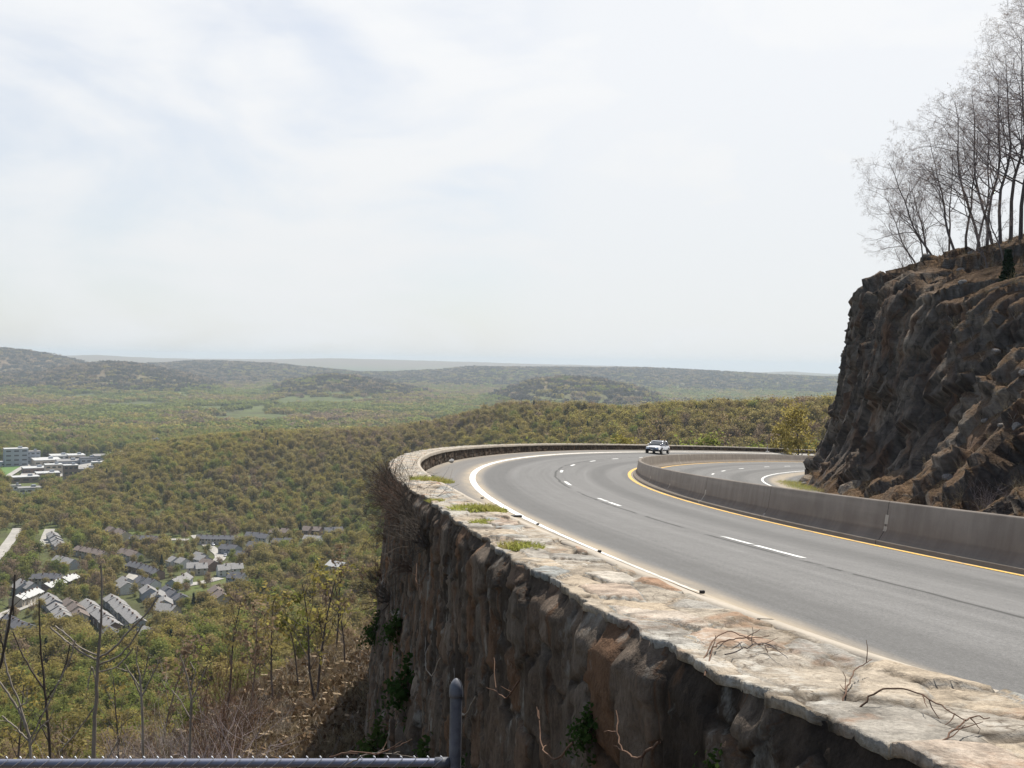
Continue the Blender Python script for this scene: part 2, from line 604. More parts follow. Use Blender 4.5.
def concrete_material(name, lo, hi, joint=0.0, streaks=True):
    m, t = material(name)
    sd_ = t.attr('sd')
    x = t.n('ShaderNodeSeparateXYZ', {0: sd_})
    co = t.objco()
    n = t.noise(co, 1.1, 6, .62)
    f = t.noise(co, 38, 4, .7)
    col = t.ramp(t.math('ADD', t.math('MULTIPLY', n, .75), t.math('MULTIPLY', f, .25)), [(.3, lo), (.7, hi)])
    if streaks:
        st = t.noise(t.mapping(sd_, (2.3, 0, .5)), 1.0, 5, .7)
        col = t.mix(t.ramp(st, [(.40, .4), (.58, 0)]), col, tuple(c * .70 for c in lo))
        st2 = t.noise(t.mapping(sd_, (.16, 0, 3.5)), 1.0, 3, .6)
        col = t.mix(t.ramp(st2, [(.55, 0), (.72, .35)]), col, tuple(min(c * 1.25, 1) for c in hi))
        low = t.n('ShaderNodeMapRange', {'Value': x.outputs[2], 'From Min': 0.0, 'From Max': .16, 'To Min': .6, 'To Max': 0}).outputs[0]
        col = t.mix(low, col, (.30, .25, .19))
    if joint:
        a = t.math('ABSOLUTE', t.math('SUBTRACT', t.math('FRACT', t.math('DIVIDE', x.outputs[0], joint)), .5))
        j = t.math('LESS_THAN', a, .012 / joint)
        col = t.mix(j, col, tuple(c * .3 for c in lo))
        blot = t.math('MULTIPLY', t.math('LESS_THAN', a, .06 / joint), t.math('GREATER_THAN', t.noise(t.mapping(sd_, (0.11, 0, 2.0)), 1.0, 2), .56))
        col = t.mix(t.math('MULTIPLY', blot, .7), col, (.42, .39, .34))
    t.out(col, .9, t.bump(f, .45, .006), spec=.2)
    return m


def stone_material(name, stops, joint_col, detail=6.0, bump=.9, lichen=True, bump_dark=True, zst=1.0):
    """'tint' holds each stone's own random numbers, 'joint' the mortar between stones"""
    m, t = material(name)
    tint = t.n('ShaderNodeSeparateXYZ', {0: t.attr('tint')})
    co = t.mapping(t.objco(), (1, 1, zst))
    n = t.noise(co, detail, 7, .66, .4)
    f = t.noise(co, detail * 9, 4, .7)
    col = t.ramp(tint.outputs[0], stops)
    col = t.mix(1.0, col, t.ramp(n, [(.28, .48), (.5, .98), (.72, 1.42)]), 'MULTIPLY')
    col = t.mix(1.0, col, t.ramp(f, [(.3, .72), (.6, 1.12)]), 'MULTIPLY')
    if lichen:
        ln = t.noise(co, detail * .45, 6, .7)
        col = t.mix(t.ramp(ln, [(.57, 0), (.66, .55)]), col, (.30, .29, .26) if stops[0][1][0] < .2 else (.43, .42, .39))
        rn = t.noise(t.mapping(co, (1, 1, .35), loc=(4, 2, 7)), detail * .35, 5, .65)
        col = t.mix(t.ramp(rn, [(.58, 0), (.70, .6)]), col, (.24, .115, .05))
        bn = t.noise(t.mapping(co, (1, 1, .4), loc=(14, 5, 3)), detail * .5, 6, .7)
        col = t.mix(t.ramp(bn, [(.56, 0), (.68, .7)]), col, tuple(.35 * c for c in stops[0][1]))
    col = t.mix(t.attr('joint', 'Fac'), col, joint_col)
    if not bump_dark:
        wv = t.n('ShaderNodeVectorMath', {0: co, 1: t.n('ShaderNodeVectorMath', {0: t.n('ShaderNodeTexNoise', {'Vector': co, 'Scale': 5.0, 'Detail': 4.0}).outputs['Color'], 1: (.35, .35, .35)}, operation='MULTIPLY').outputs[0]}, operation='ADD').outputs[0]
        ce = t.n('ShaderNodeTexVoronoi', {'Vector': t.mapping(wv, (4.2, 4.2, 4.2)), 'Scale': 1.0}, feature='DISTANCE_TO_EDGE').outputs['Distance']
        fine_crack = t.math('MULTIPLY', t.ramp(ce, [(0, 1.0), (.03, 0.0)]), t.ramp(t.noise(co, 2.6, 4, .6), [(.46, 0), (.58, .85)]))
        col = t.mix(fine_crack, col, (.085, .065, .048))
        dirt = t.math('MULTIPLY', t.ramp(t.noise(co, 21, 6, .8), [(.54, 0), (.62, .75)]), t.ramp(t.noise(co, 1.7, 4, .65), [(.44, 0.1), (.6, 1.0)]))
        col = t.mix(dirt, col, (.12, .092, .065))
        pale = t.math('MULTIPLY', t.ramp(t.noise(co, 12, 7, .75), [(.5, 0), (.6, .7)]), t.ramp(t.noise(co, 1.3, 3, .6), [(.5, 0), (.62, 1.0)]))
        col = t.mix(pale, col, (.50, .475, .425))
    col = t.mix(t.attr('crack', 'Fac'), col, (.05, .04, .03))
    hgt = t.math('ADD', t.math('MULTIPLY', n, .7), t.math('MULTIPLY', f, .3))
    t.out(col, .92, t.bump(hgt, bump, .03), spec=.15)
    return m


def cliff_material():
    m, t = material('cliff_rock')
    tint = t.n('ShaderNodeSeparateXYZ', {0: t.attr('tint')})
    co = t.objco()
    strata = t.noise(t.mapping(co, (.35, .35, 2.6), (.35, -.28, 0)), 1.6, 7, .65, .3)
    n = t.noise(co, 2.2, 8, .68)
    f = t.noise(co, 17, 5, .7)
    col = t.ramp(t.math('ADD', t.math('MULTIPLY', tint.outputs[0], .62), t.math('MULTIPLY', strata, .38)),
                 [(.2, (.05, .043, .040)), (.40, (.105, .090, .078)), (.58, (.17, .145, .12)), (.78, (.28, .24, .195))])
    col = t.mix(1.0, col, t.ramp(n, [(.3, .55), (.7, 1.35)]), 'MULTIPLY')
    col = t.mix(t.ramp(t.noise(t.mapping(co, (1, 1, .3), loc=(3, 3, 3)), .7, 5, .65), [(.50, 0), (.64, .75)]), col, (.14, .078, .046))
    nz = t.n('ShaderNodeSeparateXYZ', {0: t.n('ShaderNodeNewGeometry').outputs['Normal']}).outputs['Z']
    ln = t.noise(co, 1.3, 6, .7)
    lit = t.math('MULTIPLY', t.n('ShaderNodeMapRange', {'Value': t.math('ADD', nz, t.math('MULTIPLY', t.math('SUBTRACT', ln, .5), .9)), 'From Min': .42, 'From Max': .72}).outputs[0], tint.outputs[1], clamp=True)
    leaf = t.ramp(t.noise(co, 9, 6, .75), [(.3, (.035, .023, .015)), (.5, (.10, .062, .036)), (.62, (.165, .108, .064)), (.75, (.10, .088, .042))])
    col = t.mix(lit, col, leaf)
    hgt = t.math('ADD', t.math('MULTIPLY', n, .6), t.math('ADD', t.math('MULTIPLY', f, .2), t.math('MULTIPLY', strata, .5)))
    crk = t.n('ShaderNodeTexVoronoi', {'Vector': t.mapping(t.n('ShaderNodeVectorMath', {0: co, 1: t.n('ShaderNodeVectorMath', {0: t.n('ShaderNodeTexNoise', {'Vector': co, 'Scale': 1.2, 'Detail': 3.0}).outputs['Color'], 1: (.9, .9, .9)}, operation='MULTIPLY').outputs[0]}, operation='ADD').outputs[0], (.9, .9, .22), (.2, -.25, .4)), 'Scale': 1.0}, feature='DISTANCE_TO_EDGE').outputs['Distance']
    ck = t.ramp(crk, [(.0, 1.0), (.035, 0.0)])
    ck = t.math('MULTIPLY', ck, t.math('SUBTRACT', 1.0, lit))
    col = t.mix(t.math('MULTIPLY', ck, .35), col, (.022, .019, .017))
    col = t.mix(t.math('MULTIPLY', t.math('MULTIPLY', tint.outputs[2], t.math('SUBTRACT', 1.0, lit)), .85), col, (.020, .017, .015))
    hgt = t.math('SUBTRACT', hgt, t.math('MULTIPLY', ck, .2))
    t.out(col, .93, t.bump(hgt, 1.0, .22), spec=.12)
    return m


M = {}
M['land'] = land_material()
M['asphalt'] = asphalt_material()
M['white'] = paint_material('white_road_paint', (.78, .78, .76), .4)
M['yellow'] = paint_material('yellow_road_paint', (.72, .42, .07), .1)
M['barrier'] = concrete_material('barrier_concrete', (.155, .132, .113), (.225, .197, .171), 6.1)
M['rail'] = concrete_material('pale_rail_concrete', (.26, .225, .18), (.44, .39, .33), 3.05, False)
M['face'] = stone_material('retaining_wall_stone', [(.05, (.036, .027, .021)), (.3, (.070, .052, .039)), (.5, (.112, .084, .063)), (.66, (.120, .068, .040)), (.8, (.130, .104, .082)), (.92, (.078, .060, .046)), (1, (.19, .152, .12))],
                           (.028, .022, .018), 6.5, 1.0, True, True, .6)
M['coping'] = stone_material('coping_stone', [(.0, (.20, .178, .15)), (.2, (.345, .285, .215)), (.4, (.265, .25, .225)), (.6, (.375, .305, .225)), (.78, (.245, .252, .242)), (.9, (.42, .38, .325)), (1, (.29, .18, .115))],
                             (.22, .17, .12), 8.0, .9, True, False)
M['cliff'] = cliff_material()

# ------------------------------------------------------------------ land, one sheet to the horizon
def build_land():
    r = np.concatenate([[0.8], np.geomspace(1.6, 60, 90), np.geomspace(61.5, 1200, 170), np.geomspace(1215, 15500, 230)])
    az = np.concatenate([np.linspace(R(-105), R(-33), 40, endpoint=False), np.linspace(R(-33), R(33), 560), np.linspace(R(34.5), R(105), 40)])
    rr, aa = np.meshgrid(r, az, indexing='ij')
    x = rr * np.sin(aa); y = rr * np.cos(aa)
    z = land(x, y)
    V = np.stack([x, y, z], -1).reshape(-1, 3)
    mesh_obj('terrain', V, grid_faces(len(r), len(az))[:, ::-1], M['land'], smooth=True, kind='structure')


build_land()

# ------------------------------------------------------------------ road surface and painted lines
def sweep(name, s, prof, mat, parent=None, kind=None, smooth=False, closed=False):
    """prof: list of (d, h); swept along the road line"""
    prof = np.array(prof, float)
    S_, D_ = np.meshgrid(s, prof[:, 0], indexing='ij')
    H_ = np.broadcast_to(prof[:, 1], S_.shape)
    V = road(S_, D_, H_).reshape(-1, 3)
    sdv = np.stack([S_, D_, H_], -1).reshape(-1, 3)
    F = grid_faces(len(s), len(prof))
    if closed:
        n = len(prof); i = np.arange(len(s) - 1) * n
        F = np.concatenate([F, np.stack([i + n - 1, i + 2 * n - 1, i + n, i], -1)])
    return mesh_obj(name, V, F, mat, parent, smooth, {'sd': sdv}, kind)


s_road = np.arange(-28, 158, .5)
sweep('road', s_road, [(d, 0.012 * math.sin(d * 1.7)) for d in np.linspace(9.3, -10.9, 42)], M['asphalt'], kind='structure')
sv = road(s_road, 9.3).copy()


def stripe(name, s0, s1, d0, wd, mat, step=.5):
    s = np.linspace(s0, s1, max(2, int((s1 - s0) / step)))
    wdv = wd(s) if callable(wd) else np.full(len(s), wd)
    D_ = d0 + np.outer(wdv, [.5, 0, -.5])
    S_ = np.broadcast_to(s[:, None], D_.shape)
    V = road(S_, D_, .012 * np.sin(D_ * 1.7) + .006).reshape(-1, 3)
    mesh_obj(name, V, grid_faces(len(s), 3), mat, kind='structure', attrs={'sd': np.stack([S_, D_, 0 * D_], -1).reshape(-1, 3)})


stripe('white_edge_line', -26, 156, 7.56, lambda q: .07 + .12 * smooth01(q, -2.5, 6), M['white'])
stripe('yellow_edge_line', -26, 156, .58, .19, M['yellow'])
stripe('yellow_edge_line', -26, 156, -.53, .15, M['yellow'])
stripe('white_edge_line', -26, 156, -8.17, .17, M['white'])
for a_, b_ in ((.3, 1.5), (-1.5, .12), (8.9, 10.2), (10.5, 11.8)):
    stripe('lane_dash', a_, b_, 4.1, .13, M['white'], .3)
for c in (-12.2, 20.4, 33, 44.6, 57, 68, 80, 92, 104):
    stripe('lane_dash', c - 1.4, c + 1.4, 4.1, .13, M['white'], .3)
for c in (26, 38, 50, 61.5, 73, 86, 101.5, 113):
    stripe('lane_dash', c - 1.5, c + 1.5, -4.5, .15, M['white'], .3)

# ------------------------------------------------------------------ concrete barrier along the median
_b = tag(sweep('median_barrier', np.arange(-28, 157, .5),
               [(.36, -.06), (.36, .09), (.29, .11), (.165, .32), (.095, .855), (.07, .885), (-.07, .885), (-.095, .855), (-.165, .32), (-.29, .11), (-.36, .09), (-.36, -.06)],
               M['barrier']),
         'long grey-brown concrete barrier curving down the middle of the highway', 'road barrier')

# ------------------------------------------------------------------ the stone retaining wall with its parapet
def s_steps(k, a, s0=-26.0, s1=157.0, cap=.8):
    s = [s0]
    while s[-1] < s1:
        s.append(s[-1] + min(cap, k * max(0, s[-1] + 15.5) + a))
    return np.array(s)


def d_in(s):
    return np.interp(s, [-13.5, -12, -11.4, -10, -8.5, -3, 3, 9, 30], [9.0, 9.03, 9.18, 9.28, 9.24, 9.12, 9.05, 9.06, 9.14])


def d_out(s):
    return np.interp(s, [-13.5, -12.7, -12.3, -11.8, -10.7, -9, -5.8, -3, 1.3, 10, 30], [9.72, 9.76, 9.83, 9.89, 9.95, 9.92, 9.81, 9.76, 9.80, 9.86, 9.82])


def h_top(s):
    return np.interp(s, [4, 26], [.55, .61])


def build_wall():
    root = empty('stone_retaining_wall', road(-10, 9.7, -.5).tolist(), 0, 'high rough stone retaining wall with a pale flagstone coping beside the road', 'wall')
    off = np.array(root.location)

    def jag(S_):
        q = np.stack([S_, 0 * S_, 0 * S_], -1).reshape(-1, 3)
        F1, F2, ID, OF = voronoi(q / np.array([.34, 1, 1]), 45, .9, True)
        return ((ID[:, 0] - .5) * .05 + OF[:, 0] * (ID[:, 1] - .5) * .06 + fbm(q * 2.4, 3, 44) * .02 + fbm(q * 16, 4, 46, .65) * .022).reshape(S_.shape)
    # coping: flat slabs of many shapes
    s = s_steps(.0032, .013)
    tc = np.linspace(0, 1, 40)
    S_, T_ = np.meshgrid(s, np.concatenate([[-.02, 0], tc, [1.0, 1.0, .9]]), indexing='ij')
    drop = np.broadcast_to(np.concatenate([[-.25, -.05], 0 * tc, [-.018, -.035, -.06]]), S_.shape)
    flat = np.broadcast_to(np.concatenate([[0, .3], 0 * tc + 1, [1, 1, .2]]), S_.shape).ravel()
    a = d_in(s)[:, None] + .135; b = d_out(s)[:, None]
    D_ = a + (b - a) * np.clip(T_, 0, 1)
    Q = np.stack([S_ / .36 + .45 * fbm(np.stack([S_ * 1.3, D_ * 2, 0 * S_], -1), 3, 31), (D_ - 9.2) / .21 + .45 * fbm(np.stack([S_ * 1.1, D_ * 2, 0 * S_ + 9], -1), 3, 33), 0 * S_], -1).reshape(-1, 3)
    F1, F2, ID, OF = voronoi(Q, 11, .98, True)
    gap = F2 - F1
    P3 = np.stack([S_ * 6, D_ * 6, 0 * S_], -1).reshape(-1, 3)
    rough = fbm(P3, 5, 40)
    crk = np.abs(fbm(np.stack([S_ * 2.6, D_ * 7, 0 * S_ + 3], -1).reshape(-1, 3), 4, 47))
    crack = np.clip(1 - crk / .022, 0, 1) * (fbm(P3 * .25, 2, 48) > .05)
    wide = np.clip(.5 + 1.6 * fbm(P3 * .2, 2, 49), .15, 1)
    joint = np.clip(1 - gap / (.04 + .06 * wide), 0, 1)
    dh = (ID[:, 0] - .5) * .026 + OF[:, 0] * (ID[:, 1] - .5) * .04 + OF[:, 1] * (ID[:, 2] - .5) * .022 + rough * .011 - joint * .014 - crack * .012
    H2 = (h_top(S_) + drop).ravel() + dh * flat
    D2 = D_.ravel() + np.clip((T_ - .6) / .4, 0, 1).ravel() * jag(S_).ravel()
    V = road(S_.ravel(), D2, H2) - off
    deep = np.clip(1.25 - gap / (.045 + .035 * wide), 0, 1) * np.clip(.55 + 1.5 * fbm(P3 * .35, 2, 50), .12, 1)
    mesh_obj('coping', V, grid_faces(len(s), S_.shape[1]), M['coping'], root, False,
             {'tint': ID, 'joint': np.clip(joint * .6 * (1 - wide * .3), 0, 1), 'crack': np.clip(deep + crack, 0, 1)})
    # outer face, battered, in rough courses; the lower part is a stony bank
    s = s_steps(.004, .018)
    dep = [0.0]
    while dep[-1] < 13.5:
        dep.append(dep[-1] + .02 + .0042 * dep[-1])
    dep = np.concatenate([[-.02], np.array(dep)])
    S_, T_ = np.meshgrid(s, dep, indexing='ij')
    bat = d_out(S_) - .015 + .045 * np.maximum(T_, 0) + .010 * np.maximum(T_ - 2, 0) ** 1.5 - np.where(T_ < 0, .3, 0)
    Q = np.stack([S_ / .27 + .45 * fbm(np.stack([S_ * .9, T_ * .9, 0 * S_], -1), 4, 51), T_ / .46 + .45 * fbm(np.stack([S_, T_, 0 * S_ + 5], -1), 3, 53), 0 * S_], -1).reshape(-1, 3)
    F1, F2, ID, OF = voronoi(Q, 57, .9, True)
    F1b, F2b, IDb, OFb = voronoi(Q * np.array([.37, .30, 1]) + 3.3, 58, .95, True)
    joint = np.clip(1 - (F2 - F1) / .11, 0, 1)
    jb = np.clip(1 - (F2b - F1b) / .10, 0, 1)
    P3 = np.stack([S_ * 2.2, T_ * 2.2, 0 * S_], -1).reshape(-1, 3)
    big = fbm(P3 * .22, 3, 60)
    dd = (ID[:, 0] - .5) * .07 + OF[:, 0] * (ID[:, 1] - .5) * .09 + OF[:, 1] * (ID[:, 2] - .5) * .06 + fbm(P3 * np.array([2.6, 1.6, 1]), 5, 61, .66) * .045 - joint * .06
    C1, C2, IDc, OFc = voronoi(Q * np.array([2.4, 2.9, 1]) + 7.7, 59, .95, True)
    dd = dd + (IDc[:, 0] - .5) * .022 + OFc[:, 0] * (IDc[:, 1] - .5) * .06 + OFc[:, 1] * (IDc[:, 2] - .5) * .06
    qd = dd / .045
    dd = .5 * dd + .5 * .045 * (np.floor(qd) + smooth01(qd - np.floor(qd), .8, 1.0))
    low = smooth01(T_.ravel(), 1.2, 3.5)
    dd = dd + low * ((IDb[:, 0] - .5) * .26 + OFb[:, 1] * (IDb[:, 1] - .3) * .2 + OFb[:, 0] * (IDb[:, 2] - .5) * .3 + big * .35 - jb * .06)
    dd = dd * .62
    top = smooth01(T_, 0, .14)
    dd = dd + .03 + .045 * (1 - smooth01(T_.ravel(), .1, .9))
    dd = dd.reshape(T_.shape) * (.15 + .85 * top) + jag(S_) * (1 - top)
    V = road(S_, bat + dd, 0 * S_)
    zr = np.interp(s, RS, RZ) + CAMBER_OUT * 9.3 + h_top(s) - .02
    V[:, :, 2] = zr[:, None] - np.maximum(T_, 0)
    V = V - off
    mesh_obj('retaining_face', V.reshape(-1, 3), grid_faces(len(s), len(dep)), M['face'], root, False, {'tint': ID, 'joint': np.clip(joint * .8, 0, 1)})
    # inner face over the shoulder and its pale concrete rail
    s = np.arange(-26, 157, .12)
    hh = np.linspace(-.05, 1, 16)
    S_, H_ = np.meshgrid(s, hh, indexing='ij')
    Q = np.stack([S_ / .5, H_ * .5 / .22, 0 * S_], -1).reshape(-1, 3)
    F1, F2, ID, OF = voronoi(Q, 77, .9, True)
    joint = np.clip(1 - (F2 - F1) / .16, 0, 1)
    dd = (ID[:, 0] - .5) * .04 - joint * .03 + fbm(Q * 3, 3, 78) * .02
    V = road(S_.ravel(), d_in(S_).ravel() + .085 - dd, (H_ * (h_top(S_) - .12)).ravel()) - off
    mesh_obj('inner_face', V, grid_faces(len(s), len(hh))[:, ::-1], M['face'], root, False, {'tint': ID * .55, 'joint': joint * .6})
    s = np.arange(-26, 157, .25)
    pr = np.array([(.04, -.13), (.04, -.03), (.05, -.008), (.115, -.004), (.128, -.02), (.128, -.2)])
    S_, D_ = np.meshgrid(s, pr[:, 0], indexing='ij')
    wob = .012 * fbm(np.stack([S_ * .7, D_ * 0, 0 * S_], -1), 3, 79)
    V = road(S_, d_in(S_) + D_, h_top(S_) + pr[:, 1] + wob).reshape(-1, 3) - off
    mesh_obj('edge_rail', V, grid_faces(len(s), len(pr)), M['rail'], root, False, {'sd': np.stack([S_, D_, 0 * S_ + .5], -1).reshape(-1, 3)})
    return root


build_wall()

# ------------------------------------------------------------------ rock cliff of the road cut
def cliff_profile(s):
    """w beyond the inner kerb, h above the carriageway: a sheer cut that eases into a stony slope near the camera"""
    sheer = np.array([(0, -.3), (1.0, .9), (2.2, 2.6), (3.0, 5), (3.4, 8), (3.6, 11.8), (3.9, 14.1), (5.4, 15.4), (9.5, 16.5), (16, 18.6), (30, 23), (62, 30)], float)
    slope = np.array([(0, -.3), (1.4, 1.1), (2.9, 3.0), (4.2, 5.2), (5.4, 7.2), (7.2, 9.4), (9, 11.2), (11.5, 12.6), (15, 14.4), (20, 16.6), (32, 20.5), (62, 28)], float)
    t = float(smooth01(s, 26, 47))
    hs = .80 + .20 * float(smooth01(s, 34, 62))
    p = slope * (1 - t) + sheer * t
    p[:, 1] *= np.where(p[:, 1] > 0, hs, 1)
    return p


def build_cliff():
    s = np.concatenate([np.arange(-14, 20, .4), np.arange(20, 84, .13), np.arange(84, 122, .4)])
    nv = 210
    tt = np.concatenate([np.linspace(0, .78, 170, endpoint=False), np.linspace(.78, 1, 40)])
    W = np.empty((len(s), nv)); H = np.empty((len(s), nv))
    for i, q in enumerate(s):
        p = cliff_profile(q)
        L = np.concatenate([[0], np.cumsum(np.hypot(*np.diff(p, axis=0).T))])
        L22 = np.interp(30, p[:, 0], L)
        par = np.where(tt < .78, tt / .78 * L22, L22 + (tt - .78) / .22 * (L[-1] - L22))
        W[i] = np.interp(par, L, p[:, 0]); H[i] = np.interp(par, L, p[:, 1])
    S_ = np.broadcast_to(s[:, None], W.shape)
    B = road(S_, -10.75 - np.minimum(W, 1e9), H)
    # curve inward offsets would cross beyond the centre of the bend; they do not within this range
    du = np.gradient(B, axis=0); dv = np.gradient(B, axis=1)
    N = np.cross(du, dv); N /= np.linalg.norm(N, axis=2)[:, :, None] + 1e-9
    if N[len(s) // 2, 40] @ np.array([-1, -.3, .2]) < 0:
        N = -N
    P = B.reshape(-1, 3); Nf = N.reshape(-1, 3)
    # joint blocks: tall leaning blocks, smaller blocks, bedding that dips to the right
    A = np.array([[.40, .05, .10], [-.05, .42, .08], [-.05, -.03, .13]])
    F1, F2, ID, OF = voronoi(P @ A.T, 101, .95)
    A2 = np.array([[1.0, .1, .25], [0, 1.05, .2], [-.22, -.12, .55]])
    G1, G2, ID2, OF2 = voronoi(P @ A2.T + fbm(P * .6, 2, 5)[:, None] * .5, 131, .95)
    wf = W.ravel()
    face = 1 - smooth01(wf, 5, 22) * .75
    slab = ((P @ np.array([-.40, -.16, .9])) * .70 + fbm(P * .25, 3, 7) * .7)
    ledge = (slab - np.floor(slab)) ** 2.0
    d = -.2 + (ID[:, 0] - .5) * .7 + OF[:, 2] * (ID[:, 1] - .4) * .4 + OF[:, 0] * (ID[:, 2] - .5) * .6
    # joint-bounded blocks of three sizes, cut by two joint sets and a dipping bedding
    U0 = S_.ravel(); Z0 = H.ravel()
    wu = fbm(P * .35, 3, 201) * 1.1 + fbm(P * 1.4, 3, 202) * .16
    wz = fbm(P * .35, 3, 203) * .9 + fbm(P * 1.4, 3, 204) * .14
    tintb = 0
    for q, (bw, bh, amp, tl, lean, dip) in enumerate([(2.5, 5.6, 1.25, .7, .16, .22), (1.15, 2.1, .42, .45, .10, .30), (.5, .62, .13, .22, .05, .36)]):
        a_ = (U0 + wu + lean * Z0) / bw
        ci = np.floor(a_); fa = a_ - ci
        b_ = (Z0 + wz + dip * U0) / bh + _hash(ci.astype(np.int64), ci.astype(np.int64) * 0, ci.astype(np.int64) * 0, 210 + q) * 3
        ri = np.floor(b_); fb = b_ - ri
        rr = [_hash(ci.astype(np.int64), ri.astype(np.int64), ri.astype(np.int64) * 0, 220 + 10 * q + k) for k in range(4)]
        d += (rr[0] - .5) * amp + (fa - .5) * (rr[1] - .5) * tl * bw * .5 - (fb - .45) * (rr[2] - .1) * tl * .5
        edge = np.minimum(np.minimum(fa, 1 - fa) * bw, np.minimum(fb, 1 - fb) * bh)
        d -= np.clip(1 - edge / .13, 0, 1) * (.16, .09, .03)[q] * (rr[3] > .25)
        tintb = tintb + rr[3] * (.5, .3, .2)[q]
        jmask = np.maximum(0 if q == 0 else jmask, np.clip(1 - edge / (.10, .07, .04)[q], 0, 1) * (1, .8, .5)[q] * (rr[3] > .2))
    q_ = d / .42
    d = .38 * d + .62 * .42 * (np.floor(q_) + smooth01(q_ - np.floor(q_), .82, 1.0))
    d -= ledge * (.10 + .20 * (1 - smooth01(S_.ravel(), 34, 50)) + .25 * smooth01(H.ravel(), 9, 14))
    d += fbm(P * 2.2, 4, 140, .6) * .07
    face = np.clip(face + .0, 0, 1)
    toe = smooth01(H.ravel(), -.2, 1.0)
    V = P + Nf * (d * face * toe)[:, None]
    V[:, 2] += (1 - face) * fbm(P * .5, 4, 150) * .5
    litter = np.clip(.15 + smooth01(wf, 2.8, 8) * 1.0 + (1 - smooth01(S_.ravel(), 26, 47)) * .6 + (1 - smooth01(H.ravel(), .6, 2.4)) * 1.0, 0, 1)
    mesh_obj('rock_cliff', V, grid_faces(len(s), nv), M['cliff'], attrs={'tint': np.stack([tintb, litter, jmask], -1)}, kind='structure')
    return s, V.reshape(len(s), nv, 3), W, litter.reshape(len(s), nv)


CLIFF_S, CLIFF_V, CLIFF_W, CLIFF_L = build_cliff()


def on_cliff(s, wq):
    i = int(np.abs(CLIFF_S - s).argmin())
    j = int(np.abs(CLIFF_W[i] - wq).argmin())
    return CLIFF_V[i, j]

# ------------------------------------------------------------------ plants: materials
def bark_material(name, lo, hi):
    m, t = material(name)
    co = t.objco()
    n = t.noise(t.mapping(co, (1, 1, .25)), 9, 5, .7)
    col = t.ramp(n, [(.3, lo), (.7, hi)])
    rnd = t.n('ShaderNodeObjectInfo').outputs['Random']
    col = t.mix(1.0, col, t.ramp(rnd, [(0, .8), (1, 1.2)]), 'MULTIPLY')
    t.out(col, .9, t.bump(n, .5, .02), spec=.15)
    return m


def leaf_material(name, a, b, c, trans=.6):
    m, t = material(name)
    rnd = t.n('ShaderNodeObjectInfo').outputs['Random']
    isl = t.n('ShaderNodeNewGeometry').outputs['Random Per Island']
    col = t.ramp(t.math('ADD', t.math('ADD', t.math('MULTIPLY', rnd, .55), .12), t.math('MULTIPLY', isl, .2)), [(.1, a), (.5, b), (.9, c)])
    dif = t.n('ShaderNodeBsdfDiffuse', {'Color': col})
    tr = t.n('ShaderNodeBsdfTranslucent', {'Color': col})
    mx = t.n('ShaderNodeMixShader', {0: trans, 1: dif.outputs[0], 2: tr.outputs[0]})
    t.n('ShaderNodeOutputMaterial', {'Surface': mx.outputs[0]})
    return m


M['bark'] = bark_material('grey_brown_bark', (.045, .036, .030), (.12, .10, .082))
M['bark_grey'] = bark_material('pale_grey_bark', (.15, .125, .10), (.36, .32, .27))
M['bark_red'] = bark_material('red_brown_stems', (.085, .05, .035), (.19, .12, .085))
M['bark_dark'] = bark_material('dark_bark', (.075, .062, .06), (.16, .137, .128))
M['twig'] = bark_material('mauve_twigs', (.19, .155, .157), (.31, .26, .255))
M['leaf_green'] = leaf_material('spring_green_leaves', (.165, .195, .05), (.205, .23, .06), (.185, .17, .058))
M['leaf_yellow'] = leaf_material('yellow_green_leaves', (.29, .265, .07), (.31, .255, .08), (.25, .195, .075))
M['leaf_olive'] = leaf_material('olive_bud_leaves', (.235, .21, .082), (.285, .235, .095), (.255, .19, .088))
M['leaf_tan'] = leaf_material('tan_bud_twigs', (.225, .17, .115), (.255, .19, .125), (.20, .14, .095))
M['leaf_dark'] = leaf_material('dark_bare_woods', (.075, .066, .056), (.095, .08, .066), (.07, .072, .05))
M['needle'] = leaf_material('dark_needles', (.018, .033, .018), (.026, .042, .022), (.03, .045, .025), .1)
M['grass'] = leaf_material('fresh_grass', (.24, .27, .07), (.32, .32, .09), (.36, .30, .13))
M['ivy'] = leaf_material('dark_ivy_leaves', (.03, .06, .018), (.05, .09, .025), (.07, .10, .03))


# ------------------------------------------------------------------ plants: growth
def grow(rng, p, d, L, r, lev, P, out, tips):
    nseg = P['seg'][lev]
    pts = [p.copy()]; rad = [r]
    d = d / np.linalg.norm(d)
    taper = P['taper'][lev]
    for k in range(nseg):
        d = d + rng.normal(0, P['wob'][lev], 3) + np.array([0, 0, P['up'][lev]])
        d /= np.linalg.norm(d)
        pts.append(pts[-1] + d * L / nseg)
        rad.append(r * (1 - (1 - taper) * (k + 1) / nseg))
    pts = np.array(pts)
    out.append((pts, np.array(rad), lev))
    if lev >= P['lev']:
        tips.append(pts[-1]); tips.append(pts[len(pts) // 2])
        return
    n = max(1, int(round(P['n'][lev] * rng.uniform(.75, 1.25))))
    for i in range(n):
        f = P['start'][lev] + (1 - P['start'][lev]) * ((i + rng.uniform(.1, .9)) / n)
        q = f * nseg; k = min(int(q), nseg - 1)
        pos = pts[k] + (pts[k + 1] - pts[k]) * (q - k)
        tdir = pts[k + 1] - pts[k]; tdir /= np.linalg.norm(tdir)
        ax = rng.normal(0, 1, 3); ax -= ax @ tdir * tdir; ax /= np.linalg.norm(ax)
        an = math.radians(P['ang'][lev] * rng.uniform(.7, 1.25))
        nd = tdir * math.cos(an) + ax * math.sin(an)
        grow(rng, pos, nd, L * P['ratio'][lev] * rng.uniform(.6, 1.15) * (1.15 - .55 * f), max(P['rmin'], rad[k] * P['rr'][lev]), lev + 1, P, out, tips)


